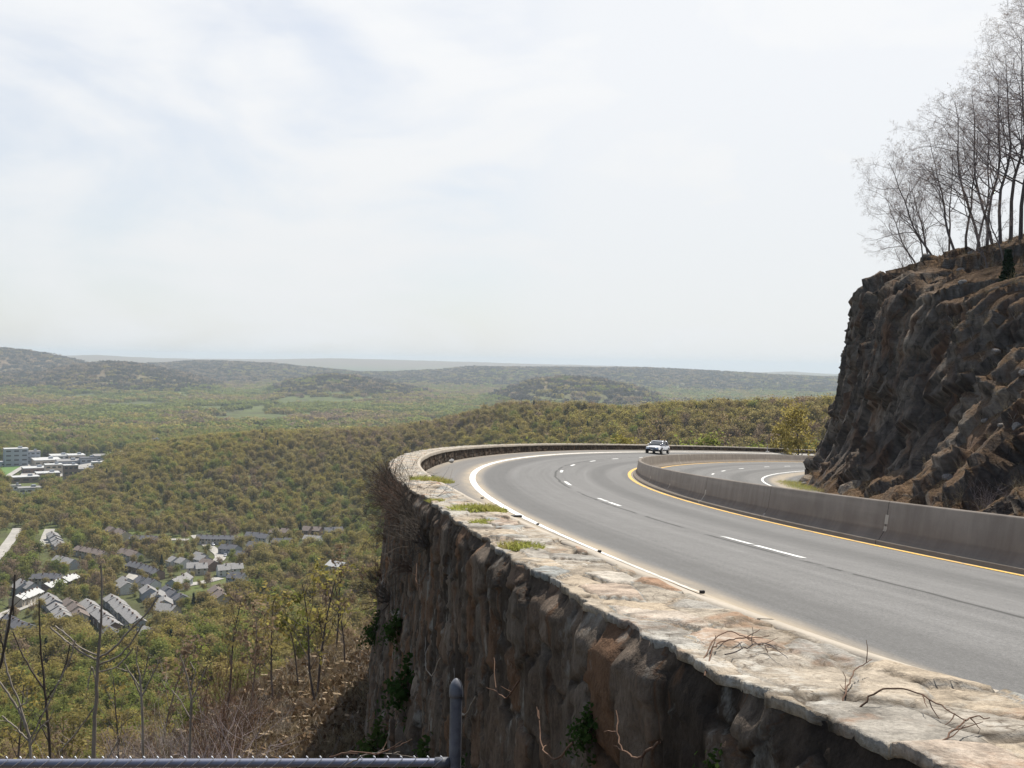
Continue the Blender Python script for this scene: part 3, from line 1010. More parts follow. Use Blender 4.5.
def tubes(polys, sides):
    V, F, n = [], [], 0
    for pts, rad, lev in polys:
        v, f = tube_geo(pts, rad, sides[min(lev, len(sides) - 1)])
        V.append(v); F.append(f + n); n += len(v)
    return np.concatenate(V), np.concatenate(F)


def leaf_quads(rng, C, size, flat=0.0):
    """flat > 0: leaf sprays turn their faces outward and up, so a crown shades as one rounded mass"""
    n = len(C)
    if flat:
        mid = C.mean(0); ext = C.std(0) + .1
        nn = (C - mid) / ext * .55 + rng.normal(0, .55, (n, 3)) + np.array([0, 0, .45])
    else:
        nn = rng.normal(0, 1, (n, 3))
    nn /= np.linalg.norm(nn, axis=1)[:, None]
    a = rng.normal(0, 1, (n, 3)); a -= (a * nn).sum(1)[:, None] * nn; a /= np.linalg.norm(a, axis=1)[:, None]
    b = np.cross(nn, a)
    s = size * rng.uniform(.6, 1.35, n)[:, None]
    a = a * s * .62; b = b * s
    V = np.stack([C - b, C + a, C + b, C - a], 1).reshape(-1, 3)
    return V, np.arange(4 * n).reshape(n, 4)


BARE = dict(lev=4, seg=[9, 7, 5, 4, 3], wob=[.12, .18, .20, .22, .24], up=[.05, .035, .02, .015, .01], taper=[.12, .25, .3, .4, .5], n=[12, 6, 5, 4], start=[.30, .25, .2, .15],
            ang=[50, 46, 46, 48], ratio=[.50, .52, .52, .52], rr=[.5, .52, .5, .55], rmin=.0036)
LEAFY = dict(lev=2, seg=[7, 5, 3], wob=[.06, .13, .18], up=[.05, .07, .05], taper=[.3, .3, .4], n=[11, 7], start=[.32, .3], ang=[48, 45], ratio=[.42, .55], rr=[.45, .5], rmin=.012)


def tree_skeleton(seed, H, P, r=None, lean=(0, 0)):
    rng = np.random.default_rng(seed)
    out, tips = [], []
    grow(rng, np.array([0, 0, -.3]), np.array([lean[0], lean[1], 1.0]), H, r or H * .013, 0, P, out, tips)
    return rng, out, np.array(tips)


def make_bare_tree(seed, H, lean, name, label, cat='tree', group=None, bark='bark_dark', twig='twig', P=BARE, buds=True, r=None):
    rng, out, tips = tree_skeleton(seed, H, P, r, lean)
    root = empty(name, label=label, cat=cat, group=group)
    V, F = tubes([o for o in out if o[2] <= 1], [7, 5])
    mesh_obj('trunk', V, F, M[bark], root, True)
    V, F = tubes([o for o in out if o[2] >= 2], [4, 4, 4, 3, 3])
    mi = np.zeros(len(F), int)
    if buds:
        C = tips[::3] + rng.normal(0, .05, (len(tips[::3]), 3))
        v, f = leaf_quads(rng, C, .024)
        F = np.concatenate([F, f + len(V)]); V = np.concatenate([V, v]); mi = np.concatenate([mi, np.ones(len(f), int)])
    link('crown', make_mesh('crown', V, F, mats=[M[twig], M['leaf_tan']], matidx=mi), root)
    return root


def leafy_geometry(seed, H, n_leaf, size, spread, P=LEAFY, squash=.8):
    rng, out, tips = tree_skeleton(seed, H, P)
    C = tips[rng.integers(0, len(tips), n_leaf)] + rng.normal(0, spread, (n_leaf, 3)) * np.array([1, 1, squash])
    v, f = leaf_quads(rng, C, size, .3)
    return out, v, f


def make_leafy_tree(seed, H, n_leaf, size, spread, leaf, name, label, group, bark='bark'):
    out, v, f = leafy_geometry(seed, H, n_leaf, size, spread)
    root = empty(name, label=label, cat='tree', group=group)
    V, F = tubes([o for o in out if o[2] <= 0], [6])
    mesh_obj('trunk', V, F, M[bark], root, True)
    V, F = tubes([o for o in out if o[2] >= 1], [4, 4, 3])
    mi = np.concatenate([np.zeros(len(F), int), np.ones(len(f), int)])
    link('crown', make_mesh('crown', np.concatenate([V, v]), np.concatenate([F, f + len(V)]), mats=[M[bark], M[leaf]], matidx=mi), root)
    return root


def conifer_geometry(seed, H, n):
    rng = np.random.default_rng(seed)
    h = H * (.12 + .88 * rng.random(n) ** .8)
    rr = (1 - h / H) * H * .2 + .12
    a = rng.random(n) * 6.283; q = rng.random(n) ** .5
    C = np.stack([np.cos(a) * rr * q, np.sin(a) * rr * q, h - .25 * rr * q], -1)
    return leaf_quads(rng, C, H * .045, .6)


def proto(name, kinds):
    """one-mesh trees that are only instanced, kept out of the scene itself"""
    c = bpy.data.collections.new(name)
    for nm, V, F, mi, mats in kinds:
        c.objects.link(bpy.data.objects.new(nm, make_mesh(nm, V, F, mats=mats, matidx=mi)))
    return c


def leafy_proto(nm, seed, H, n, size, spread, leaf, bark='bark'):
    out, v, f = leafy_geometry(seed, H, n, size, spread)
    V, F = tubes([o for o in out if o[2] <= 1], [4, 3])
    mi = np.concatenate([np.zeros(len(F), int), np.ones(len(f), int)])
    return nm, np.concatenate([V, v]), np.concatenate([F, f + len(V)]), mi, [M[bark], M[leaf]]


def clump_proto(nm, seed, leaf, n_tree=7, spread=13, per=34, size=2.1):
    rng = np.random.default_rng(seed)
    C = []
    for _ in range(n_tree):
        c = np.array([rng.uniform(-spread, spread), rng.uniform(-spread, spread), rng.uniform(5, 8)])
        C.append(c + rng.normal(0, 1, (per, 3)) * np.array([2.4, 2.4, 2.2]))
    v, f = leaf_quads(rng, np.concatenate(C), size, .4)
    return nm, v, f, np.zeros(len(f), int), [M[leaf]]


def scatter(name, P, rotz, scale, kind, coll, label, cat):
    me = bpy.data.meshes.new(name)
    me.vertices.add(len(P)); me.vertices.foreach_set('co', np.asarray(P, np.float32).ravel())
    for k, v, ty in (('turn', rotz, 'FLOAT'), ('size', scale, 'FLOAT'), ('sort', kind, 'INT')):
        a = me.attributes.new(k, ty, 'POINT'); a.data.foreach_set('value', np.asarray(v, np.int32 if ty == 'INT' else np.float32))
    o = link(name, me)
    g = bpy.data.node_groups.new(name, 'GeometryNodeTree')
    g.interface.new_socket('Geometry', in_out='INPUT', socket_type='NodeSocketGeometry')
    g.interface.new_socket('Geometry', in_out='OUTPUT', socket_type='NodeSocketGeometry')
    N, Lk = g.nodes.new, g.links.new
    gi, go = N('NodeGroupInput'), N('NodeGroupOutput')
    ci = N('GeometryNodeCollectionInfo'); ci.inputs['Collection'].default_value = coll
    ci.inputs['Separate Children'].default_value = True; ci.inputs['Reset Children'].default_value = True
    ip = N('GeometryNodeInstanceOnPoints'); ip.inputs['Pick Instance'].default_value = True

    def at(nm, ty):
        q = N('GeometryNodeInputNamedAttribute'); q.data_type = ty; q.inputs['Name'].default_value = nm
        return q.outputs['Attribute']
    cx = N('ShaderNodeCombineXYZ'); Lk(at('turn', 'FLOAT'), cx.inputs['Z'])
    er = N('FunctionNodeEulerToRotation'); Lk(cx.outputs[0], er.inputs[0])
    Lk(gi.outputs[0], ip.inputs['Points']); Lk(ci.outputs[0], ip.inputs['Instance'])
    Lk(at('sort', 'INT'), ip.inputs['Instance Index']); Lk(er.outputs[0], ip.inputs['Rotation'])
    Lk(at('size', 'FLOAT'), ip.inputs['Scale']); Lk(ip.outputs[0], go.inputs[0])
    md = o.modifiers.new('instances', 'NODES'); md.node_group = g
    return tag(o, label, cat, kind='stuff')


# ------------------------------------------------------------------ where woods stand and where they do not
CLEAR = []            # (x, y, radius) kept open: houses, roads, fields - filled by the village below


def open_mask(x, y):
    m = np.zeros(len(x), bool)
    if CLEAR:
        c = np.array(CLEAR)
        for a in range(0, len(x), 20000):
            dx = x[a:a + 20000, None] - c[:, 0]; dy = y[a:a + 20000, None] - c[:, 1]
            m[a:a + 20000] = ((dx * dx + dy * dy) < c[:, 2] ** 2).any(1)
    return m


def sector(rng, r0, r1, n, a0=R(-33), a1=R(24)):
    r = np.sqrt(rng.uniform(r0 * r0, r1 * r1, n)); a = rng.uniform(a0, a1, n)
    return r * np.sin(a), r * np.cos(a)


def pick_kind(x, y, rng, nk=4):
    """0 green, 1 yellow, 2 olive, 3 tan, 4 conifer"""
    n = fbm(np.stack([x / 130, y / 130, 0 * x], -1), 3, 21) + rng.normal(0, .28, len(x))
    k = np.where(n < -.42, 3, np.where(n < .0, 2, np.where(n < .28, 1, 0)))
    k = np.where((np.hypot(x, y) < 260) & (x < 0) & (k == 0) & (rng.random(len(x)) < .6), 2, k)
    k = np.where((np.hypot(x, y) < 190) & (x < 0) & (rng.random(len(x)) < .55), 3, k)
    beyond = (np.hypot(x, y) > 1060) & (x < 60)
    k = np.where(beyond & (k >= 2) & (rng.random(len(x)) < .62), 0, k)
    zf = far_height(x, y) < -112
    on_spur = (far_height(x, y) > -110) & (np.hypot(x, y) > 500)
    k = np.where(on_spur & (k == 0) & (rng.random(len(x)) < .7), 1, k)
    k = np.where(on_spur & (k == 3) & (rng.random(len(x)) < .5), 2, k)
    k = np.where(zf & (k == 3) & (rng.random(len(x)) < .5), 0, k)
    k = np.where(rng.random(len(x)) < .018, 4, k)
    return k


def plant_woods():
    rng = np.random.default_rng(4)
    kinds = []
    spec = [('leaf_green', 11, 420), ('leaf_yellow', 12, 360), ('leaf_olive', 13, 400), ('leaf_tan', 14, 280)]
    for i, (lf, sdd, n) in enumerate(spec):
        for v in range(2):
            kinds.append(leafy_proto('wood_tree_%d%d' % (i, v), sdd + 40 * v, 12.5, int(n * 1.5), .62, 1.45, lf))
    v, f = conifer_geometry(3, 15, 420)
    kinds.append(('wood_tree_80', v, f, np.zeros(len(f), int), [M['needle']]))
    near_c = proto('wood_trees', kinds)
    far_c = proto('wood_clumps', [clump_proto('wood_clump_%d%d' % (i, v), 70 + i * 5 + v, lf) for i, (lf, _, _) in enumerate(spec + [('leaf_dark', 0, 0)]) for v in range(2)])

    # the trees of the slopes, 45 m to 1.6 km away
    x, y = sector(rng, 112, 430, 4600)
    x2, y2 = sector(rng, 400, 1600, 40000)
    x, y = np.concatenate([x, x2]), np.concatenate([y, y2])
    s, d = road_sd(np.clip(x, -400, 400), np.clip(y, -50, 400))
    r = np.hypot(x, y)
    ok = (d > 17) | (r > 330) | ((s > 148) & (r > 230))
    ok &= ~((d < 10) & (s < 150) & (r < 300))
    ok &= ~((r < 230) & (x < 0) & (rng.random(len(x)) < .35))
    ok &= ~open_mask(x, y)
    x, y, r = x[ok], y[ok], r[ok]
    z = land(x, y)
    meadow = (z < -119) & (r > 1000) & (fbm(np.stack([x / 90, y / 140, 0 * x], -1), 3, 77) > .24)
    x, y, r, z = x[~meadow], y[~meadow], r[~meadow], z[~meadow]
    k = pick_kind(x, y, rng)
    sc = rng.uniform(.5, 1.45, len(x)) * np.interp(r, [100, 330, 430, 700, 1000, 1200], [.46, .50, .56, .58, .64, .80])
    px = pix(np.stack([x, y, z], -1)); pt = pix(np.stack([x, y, z + 10 * sc], -1))
    seen = (px[:, 0] > -12) & (px[:, 0] < 830) & (pt[:, 1] < 775)
    seen &= (px[:, 0] < 372) | ((px[:, 0] > 560) & (pt[:, 1] < 446))
    order = np.argsort(np.where(seen, -sc / r, 1e9))
    n_own = min(285, int(seen.sum()))
    own = order[:n_own]
    rest = np.setdiff1d(np.arange(len(x)), own)
    # trees with a trunk and a crown of their own
    words = {0: ('fresh green', 'leaf_green', 1300), 1: ('yellow-green', 'leaf_yellow', 1000), 2: ('olive-brown budding', 'leaf_olive', 1100), 3: ('tan half-bare', 'leaf_tan', 650)}
    first = {}
    for kk, (wd, lf, n) in words.items():
        for v in range(3):
            first[(kk, v)] = [make_leafy_tree(300 + kk * 10 + v, 12.5, n, .30, .62, lf, 'slope_tree',
                              '%s spring tree in the wood on the hillside below the wall' % wd, '%s trees on the hillside' % wd), False]
    for i in own:
        kk = int(k[i])
        if kk == 4:
            kk = 2
        ent = first[(kk, int(rng.integers(3)))]
        o = ent[0] if not ent[1] else copy_tree(ent[0])
        ent[1] = True
        beyond = px[i, 0] > 500
        wd = words[kk][0]
        if beyond:
            o['label'] = '%s spring tree in the wood beyond the far bend of the road' % wd
            o['group'] = '%s trees beyond the bend' % wd
        else:
            o['label'] = '%s spring tree in the wood on the hillside below the wall' % wd
            o['group'] = '%s trees on the hillside' % wd
        o.location = (x[i], y[i], z[i] - .2)
        o.rotation_euler = (0, 0, rng.uniform(0, 6.28))
        o.scale = (sc[i] * rng.uniform(.85, 1.15), sc[i] * rng.uniform(.85, 1.15), sc[i])
    for ent in first.values():
        if not ent[1]:
            for ch in list(ent[0].children):
                bpy.data.objects.remove(ch)
            bpy.data.objects.remove(ent[0])
    kind9 = np.where(k[rest] == 4, 8, k[rest] * 2 + rng.integers(0, 2, len(rest)))
    scatter('woods', np.stack([x[rest], y[rest], z[rest] - .2], -1), rng.uniform(0, 6.28, len(rest)), sc[rest], kind9, near_c,
            'spring woods of green and brown trees over the near ridge and valley', 'woods')
    # garden trees in the village
    x, y = sector(rng, 330, 780, 1500, R(-28), R(-8))
    r = np.hypot(x, y); z = land(x, y)
    ok = open_mask(x, y) & (z < -108)
    c = np.array(CLEAR_HARD)
    for a in range(len(x)):
        if ok[a] and (((x[a] - c[:, 0]) ** 2 + (y[a] - c[:, 1]) ** 2) < c[:, 2] ** 2).any():
            ok[a] = False
    x, y, z = x[ok], y[ok], z[ok]
    k = pick_kind(x, y, rng)
    scatter('garden_greenery', np.stack([x, y, z - .2], -1), rng.uniform(0, 6.28, len(x)), rng.uniform(.18, .5, len(x)), np.where(k == 4, 8, np.clip(k, 0, 3) * 2), near_c,
            'bushes and small trees in the gardens of the valley village', 'greenery')
    # far woods, as clumps of crowns
    x, y = sector(rng, 1500, 7400, 44000)
    ok = ~open_mask(x, y)
    x, y = x[ok], y[ok]
    z = land(x, y)
    meadow = (z < -116) & (fbm(np.stack([x / 160, y / 420, 0 * x], -1), 4, 78) > .26)
    x, y, z = x[~meadow], y[~meadow], z[~meadow]
    n = fbm(np.stack([x / 420, y / 420, 0 * x], -1), 3, 22) + rng.normal(0, .22, len(x)) + np.where(z < -105, .22, -.22)
    k = np.where(n < -.12, 3, np.where(n < .12, 2, np.where(n < .26, 1, 0)))
    k = np.where((z > -112) & (rng.random(len(x)) < .62), 4, k)
    scatter('distant_woods', np.stack([x, y, z - 2], -1), rng.uniform(0, 6.28, len(x)), rng.uniform(.7, 1.25, len(x)), k * 2 + rng.integers(0, 2, len(x)), far_c,
            'distant woods over the valley floor and far hills', 'woods')

# ------------------------------------------------------------------ the village and the works in the valley
def flat_mat(name, lo, hi, scale=1.5, rough=.85):
    m, t = material(name)
    co = t.objco()
    n = t.noise(co, scale, 4, .6)
    col = t.ramp(n, [(.35, lo), (.65, hi)])
    t.out(col, rough, spec=.25)
    return m


def plain(name, c, rough=.6, metallic=0.0, spec=.4):
    m, t = material(name)
    t.out(c, rough, metallic=metallic, spec=spec)
    return m


M['roof_slate'] = flat_mat('slate_grey_shingles', (.07, .07, .078), (.11, .11, .122))
M['roof_grey'] = flat_mat('weathered_grey_shingles', (.18, .175, .17), (.26, .25, .245))
M['roof_brown'] = flat_mat('brown_shingles', (.12, .095, .085), (.18, .145, .125))
M['roof_light'] = flat_mat('pale_roofing', (.36, .36, .36), (.47, .47, .46))
M['wall_white'] = flat_mat('white_siding', (.46, .46, .45), (.60, .59, .57))
M['wall_tan'] = flat_mat('tan_siding', (.38, .33, .27), (.47, .41, .33))
M['wall_grey'] = flat_mat('grey_blue_siding', (.26, .28, .31), (.34, .36, .39))
M['wall_brick'] = flat_mat('brown_brick', (.16, .11, .09), (.23, .16, .13))
M['pane'] = plain('dark_window_glass', (.03, .035, .04), .15, spec=.6)
M['lane'] = flat_mat('pale_concrete_street', (.27, .255, .235), (.36, .34, .31), .2)
M['turf'] = flat_mat('mown_turf', (.075, .14, .035), (.10, .17, .045), .05)


def make_house(wd, dp, eh, rh, wall, roof):
    root = empty('townhouse')
    sh = Shape().box(-wd / 2, wd / 2, -dp / 2, dp / 2, -2.5, eh)
    sh.add([(-wd / 2, -dp / 2, eh), (-wd / 2, dp / 2, eh), (-wd / 2, 0, rh - .15), (wd / 2, -dp / 2, eh), (wd / 2, dp / 2, eh), (wd / 2, 0, rh - .15)],
           [(0, 1, 2), (3, 5, 4)])
    sh.build('wall', M[wall], root)
    o = .45
    y0, z0 = dp / 2 + o, eh - o * (rh - eh) / (dp / 2)
    rf = Shape()
    for s in (-1, 1):
        V = [(-wd / 2 - .2, s * y0, z0), (wd / 2 + .2, s * y0, z0), (wd / 2 + .2, 0, rh), (-wd / 2 - .2, 0, rh)]
        V += [(a, b, c + .18) for a, b, c in V]
        rf.add(V, [(0, 1, 2, 3), (7, 6, 5, 4), (0, 4, 5, 1), (1, 5, 6, 2), (2, 6, 7, 3), (3, 7, 4, 0)])
    r = rf.build('roof', M[roof], root)
    Shape().box(wd * .2, wd * .2 + .7, -.9, -.2, rh - .9, rh + .7).build('chimney', M['wall_brick'], r)
    for s in (-1, 1):
        for x in (-wd * .25, wd * .25):
            for z in (.8, 2.4):
                if z < 2 and x > 0:
                    continue
                Shape().box(x - .6, x + .6, s * dp / 2 - .03, s * dp / 2 + .03, z, z + 1.1).build('window', M['pane'], root)
        Shape().box(wd * .25 - .5, wd * .25 + .5, s * dp / 2 - .03, s * dp / 2 + .04, 0.0, 2.1).build('door', M['wall_white'] if wall != 'wall_white' else M['roof_brown'], root)
    return root


def at_level(px, py, z):
    v = ray(px, py)
    return v[0] * z / v[2], v[1] * z / v[2]


VILLAGE = [
    # roof line in the valley, houses, wall, roof, what tells the row apart
    ((197, 531), (238, 531), 5, 'wall_tan', 'roof_slate', 'at the head of the curving street'),
    ((246, 528), (270, 530), 3, 'wall_white', 'roof_slate', 'just right of the street head, under the wooded ridge'),
    ((271, 524), (290, 525), 2, 'wall_tan', 'roof_brown', 'tucked deepest under the wooded ridge'),
    ((274, 534), (294, 535), 2, 'wall_brick', 'roof_slate', 'in front of the brown-roofed pair under the ridge'),
    ((305, 523), (320, 524), 2, 'wall_brick', 'roof_brown', 'near the right end of the village'),
    ((325, 525), (342, 524), 2, 'wall_grey', 'roof_slate', 'at the far right end of the village'),
    ((304, 532), (322, 533), 2, 'wall_white', 'roof_grey', 'with white gables near the right end of the village'),
    ((223, 540), (239, 542), 2, 'wall_grey', 'roof_slate', 'inside the bend of the curving street'),
    ((238, 548), (247, 549), 1, 'wall_tan', 'roof_slate', 'standing alone right of the street bend'),
    ((196, 548), (208, 553), 2, 'wall_grey', 'roof_grey', 'left of the curving street below its head'),
    ((206, 556), (216, 559), 2, 'wall_brick', 'roof_brown', 'left of the street bend'),
    ((189, 562), (205, 561), 2, 'wall_tan', 'roof_grey', 'below the left side of the street bend'),
    ((219, 564), (240, 562), 3, 'wall_white', 'roof_grey', 'with bright white walls below the street bend'),
    ((230, 573), (243, 574), 2, 'wall_grey', 'roof_slate', 'below the white-walled houses'),
    ((169, 579), (188, 572), 3, 'wall_grey', 'roof_grey', 'along the lower end of the curving street'),
    ((166, 585), (185, 594), 3, 'wall_grey', 'roof_slate', 'slanting down from the lower end of the curving street'),
    ((210, 585), (222, 595), 2, 'wall_tan', 'roof_brown', 'beside the bright lawn right of the village centre'),
    ((149, 584), (164, 600), 3, 'wall_grey', 'roof_grey', 'slanting down in the middle of the village'),
    ((157, 604), (174, 606), 2, 'wall_tan', 'roof_grey', 'at the wood edge below the village centre'),
    ((111, 592), (140, 618), 5, 'wall_grey', 'roof_grey', 'in the long row slanting down below the short street'),
    ((86, 597), (115, 622), 5, 'wall_brick', 'roof_grey', 'in the long row slanting down left of the short street'),
    ((48, 594), (66, 614), 4, 'wall_grey', 'roof_grey', 'in the row slanting down beside the pale-roofed rows'),
    ((6, 614), (31, 626), 4, 'wall_white', 'roof_slate', 'at the lower left corner of the village'),
    ((131, 558), (160, 567), 5, 'wall_brick', 'roof_slate', 'in the row behind the short street'),
    ((137, 575), (154, 580), 2, 'wall_white', 'roof_slate', 'beside the upper end of the short street'),
    ((33, 571), (62, 572), 4, 'wall_tan', 'roof_slate', 'in the dark row behind the pale-roofed rows'),
    ((16, 598), (37, 588), 4, 'wall_tan', 'roof_light', 'in the lower of the two pale-roofed rows'),
    ((45, 583), (74, 572), 5, 'wall_brick', 'roof_light', 'in the upper of the two pale-roofed rows'),
    ((51, 527), (62, 541), 4, 'wall_grey', 'roof_grey', 'in the row at the foot of the ridge at far left'),
    ((109, 523), (128, 527), 3, 'wall_tan', 'roof_brown', 'at the foot of the ridge left of the street head'),
    ((131, 530), (158, 531), 4, 'wall_brick', 'roof_slate', 'in the dark row at the foot of the ridge'),
    ((78, 542), (106, 547), 4, 'wall_tan', 'roof_brown', 'half hidden in trees at the left of the village'),
    ((104, 630), (121, 641), 3, 'wall_grey', 'roof_slate', 'lowest in the village, near the slope wood'),
    ((141, 631), (158, 637), 2, 'wall_white', 'roof_grey', 'among trees at the bottom edge of the village'),
    ((18, 580), (32, 584), 3, 'wall_grey', 'roof_grey', 'above the lower pale-roofed row'),
    ((66, 598), (82, 612), 3, 'wall_tan', 'roof_brown', 'between two slanting grey rows at the left of the village'),
    ((120, 575), (129, 582), 2, 'wall_white', 'roof_grey', 'left of the short street'),
    ((174, 552), (188, 556), 2, 'wall_white', 'roof_grey', 'among trees left of the curving street'),
    ((120, 545), (140, 549), 3, 'wall_white', 'roof_brown', 'among trees in the upper middle of the village'),
    ((250, 537), (266, 540), 2, 'wall_white', 'roof_slate', 'below the houses right of the street head'),
    ((56, 553), (74, 556), 3, 'wall_grey', 'roof_grey', 'among trees above the dark row'),
    ((331, 560), (345, 563), 2, 'wall_white', 'roof_light', 'among trees beside the retaining wall'),
]
STREET_XY = []
STREETS = [
    [(195, 533), (200, 538), (207, 543), (214, 548), (220, 553), (221, 558), (215, 563), (203, 569), (190, 576), (176, 583)],
    [(122, 595), (123, 588), (130, 581), (136, 573), (139, 567), (146, 570)],
    [(-6, 622), (10, 617), (26, 611), (44, 607)],
    [(-8, 563), (4, 549), (12, 537), (18, 527)],
    [(43, 548), (46, 538), (50, 528)],
    [(132, 536), (158, 537), (190, 538)],
    [(178, 588), (200, 584), (222, 579)],
]


def ribbon(name, P, wd, mat, lift=.35, kind='structure'):
    P = np.array(P, float)
    # resample
    L = np.concatenate([[0], np.cumsum(np.hypot(*np.diff(P, axis=0).T))])
    q = np.arange(0, L[-1], 3.0)
    # smooth by running mean of a finer polyline
    X = np.interp(q, L, P[:, 0]); Y = np.interp(q, L, P[:, 1])
    for _ in range(6):
        X[1:-1] = (X[:-2] + X[1:-1] * 2 + X[2:]) / 4; Y[1:-1] = (Y[:-2] + Y[1:-1] * 2 + Y[2:]) / 4
    T = np.stack([np.gradient(X), np.gradient(Y)], -1); T /= np.linalg.norm(T, axis=1)[:, None]
    A = np.stack([X - T[:, 1] * wd / 2, Y + T[:, 0] * wd / 2], -1); B = np.stack([X + T[:, 1] * wd / 2, Y - T[:, 0] * wd / 2], -1)
    z = np.maximum(land(A[:, 0], A[:, 1]), land(B[:, 0], B[:, 1])) + lift
    V = np.stack([np.column_stack([A, z]), np.column_stack([B, z])], 1).reshape(-1, 3)
    mesh_obj(name, V, grid_faces(len(X), 2), mat, kind=kind)
    return X, Y


CLEAR_HARD = []


def clear_towards_camera(x, y, rad, n, step=11.0):
    r = math.hypot(x, y)
    CLEAR_HARD.append((x, y, rad * .85))
    for i in range(n):
        CLEAR.append((x - x / r * step * i, y - y / r * step * i, rad * (1 - .06 * i)))


def build_village():
    rng = np.random.default_rng(8)
    roofw = {'roof_slate': 'dark slate-roofed', 'roof_grey': 'grey-roofed', 'roof_brown': 'brown-roofed', 'roof_light': 'pale-roofed'}
    firsts = {}
    for (a, b, n, wall, roof, where) in VILLAGE:
        x0, y0 = at_level(a[0], a[1], -114); x1, y1 = at_level(b[0], b[1], -114)
        ux, uy = x1 - x0, y1 - y0
        L = math.hypot(ux, uy)
        ang = math.atan2(uy, ux)
        detached = n <= 3
        wd = 9.0 if detached else 6.0
        if not detached:
            n = int(round(n * 1.35))
        for i in range(n):
            f = (i + .5) / n
            x, y = x0 + ux * f, y0 + uy * f
            jx = rng.uniform(-1, 1) * (2.0 if detached else .35)
            x += -uy / L * jx; y += ux / L * jx
            key = (wall, roof, detached)
            if key in firsts:
                o = copy_tree(firsts[key])
            else:
                o = firsts[key] = make_house(wd, 7.2 if detached else 6.6, 3.7, 5.9 if detached else 5.5, wall, roof)
            sx = max(.7, min(1.3, L / n / wd * (.80 if detached else 1.0)))
            o.scale = (sx, 1, rng.uniform(.94, 1.06))
            o.location = (x, y, float(land(np.array([x]), np.array([y]))[0]) + .1)
            o.rotation_euler = (0, 0, ang + (rng.choice([0, math.pi]) if detached else 0) + (rng.normal(0, .12) if detached else 0))
            o['category'] = 'house'
            o['label'] = '%s %s %s' % (roofw[roof], 'house' if detached else 'terraced house', where)
            if n > 1:
                o['group'] = 'houses ' + where
            elif 'group' in o:
                del o['group']
            clear_towards_camera(x, y, 7.2, 3)
    for st in STREETS:
        P = [at_level(px, py, -121) for px, py in st]
        X, Y = ribbon('valley_street', P, 6.6, M['lane'])
        STREET_XY.append((X, Y))
        for x, y in list(zip(X, Y))[::2]:
            clear_towards_camera(x, y, 7.0, 4)


WORKS = [
    # columns x0 x1, roof row, ground row, depth factor, wall, roof, label
    (7, 26, 451, 467, .6, 'wall_grey', 'roof_light', 'largest grey block of the works with many window rows'),
    (27, 39, 453, 464, .7, 'wall_grey', 'roof_grey', 'lower grey wing right of the largest works block'),
    (37, 59, 461, 466, 1.2, 'wall_tan', 'roof_light', 'long low shed with a white roof right of the grey block'),
    (26, 46, 469, 474, .8, 'wall_brick', 'roof_light', 'low brick shed with a white roof beside the green field'),
    (47, 61, 466, 475, .8, 'wall_tan', 'roof_light', 'tall white-roofed hall in the middle of the works'),
    (65, 77, 467, 481, .8, 'wall_brick', 'roof_light', 'dark brown cube-shaped block at the foot of the ridge'),
    (39, 58, 474, 479, .8, 'wall_brick', 'roof_light', 'brick building with white roof below the tall hall'),
    (15, 37, 478, 483, .6, 'wall_brick', 'roof_light', 'long low building with white roof nearest the green field'),
    (53, 69, 457, 460, 1.2, 'wall_white', 'roof_light', 'small white shed behind the long low shed'),
    (70, 84, 456, 460, 1.2, 'wall_tan', 'roof_light', 'white-roofed shed in the back row of the works'),
    (78, 97, 471, 474, .8, 'wall_tan', 'roof_grey', 'low grey-roofed shed right of the brown block'),
    (93, 102, 464, 467, .9, 'wall_white', 'roof_light', 'small bright white hut at the ridge foot'),
    (60, 80, 462, 467, 1.0, 'wall_grey', 'roof_grey', 'wide grey-roofed hall behind the brown block'),
    (82, 96, 459, 464, 1.0, 'wall_grey', 'roof_slate', 'dark-roofed shed in the middle of the back row'),
    (97, 120, 457, 461, .9, 'wall_grey', 'roof_grey', 'long blue-grey shed in the back row of the works'),
    (122, 135, 453, 457, .9, 'wall_tan', 'roof_light', 'pale shed at the right end of the back row'),
    (141, 152, 450, 453, .9, 'wall_grey', 'roof_light', 'blue-grey shed below the dark tower'),
    (153, 159, 440, 451, .9, 'wall_brick', 'roof_slate', 'narrow dark tower block rising over the ridge'),
    (21, 39, 489, 494, .7, 'wall_white', 'roof_grey', 'white house beside the dark conifer below the works'),
    (11, 20, 487, 491, .7, 'wall_white', 'roof_grey', 'small white house left of the dark conifer below the works'),
    (-4, 12, 464, 467, .8, 'wall_white', 'roof_light', 'low white building behind the green field'),
    (312, 318, 429, 432, .8, 'wall_white', 'roof_light', 'lone white building beyond the ridge crest'),
]


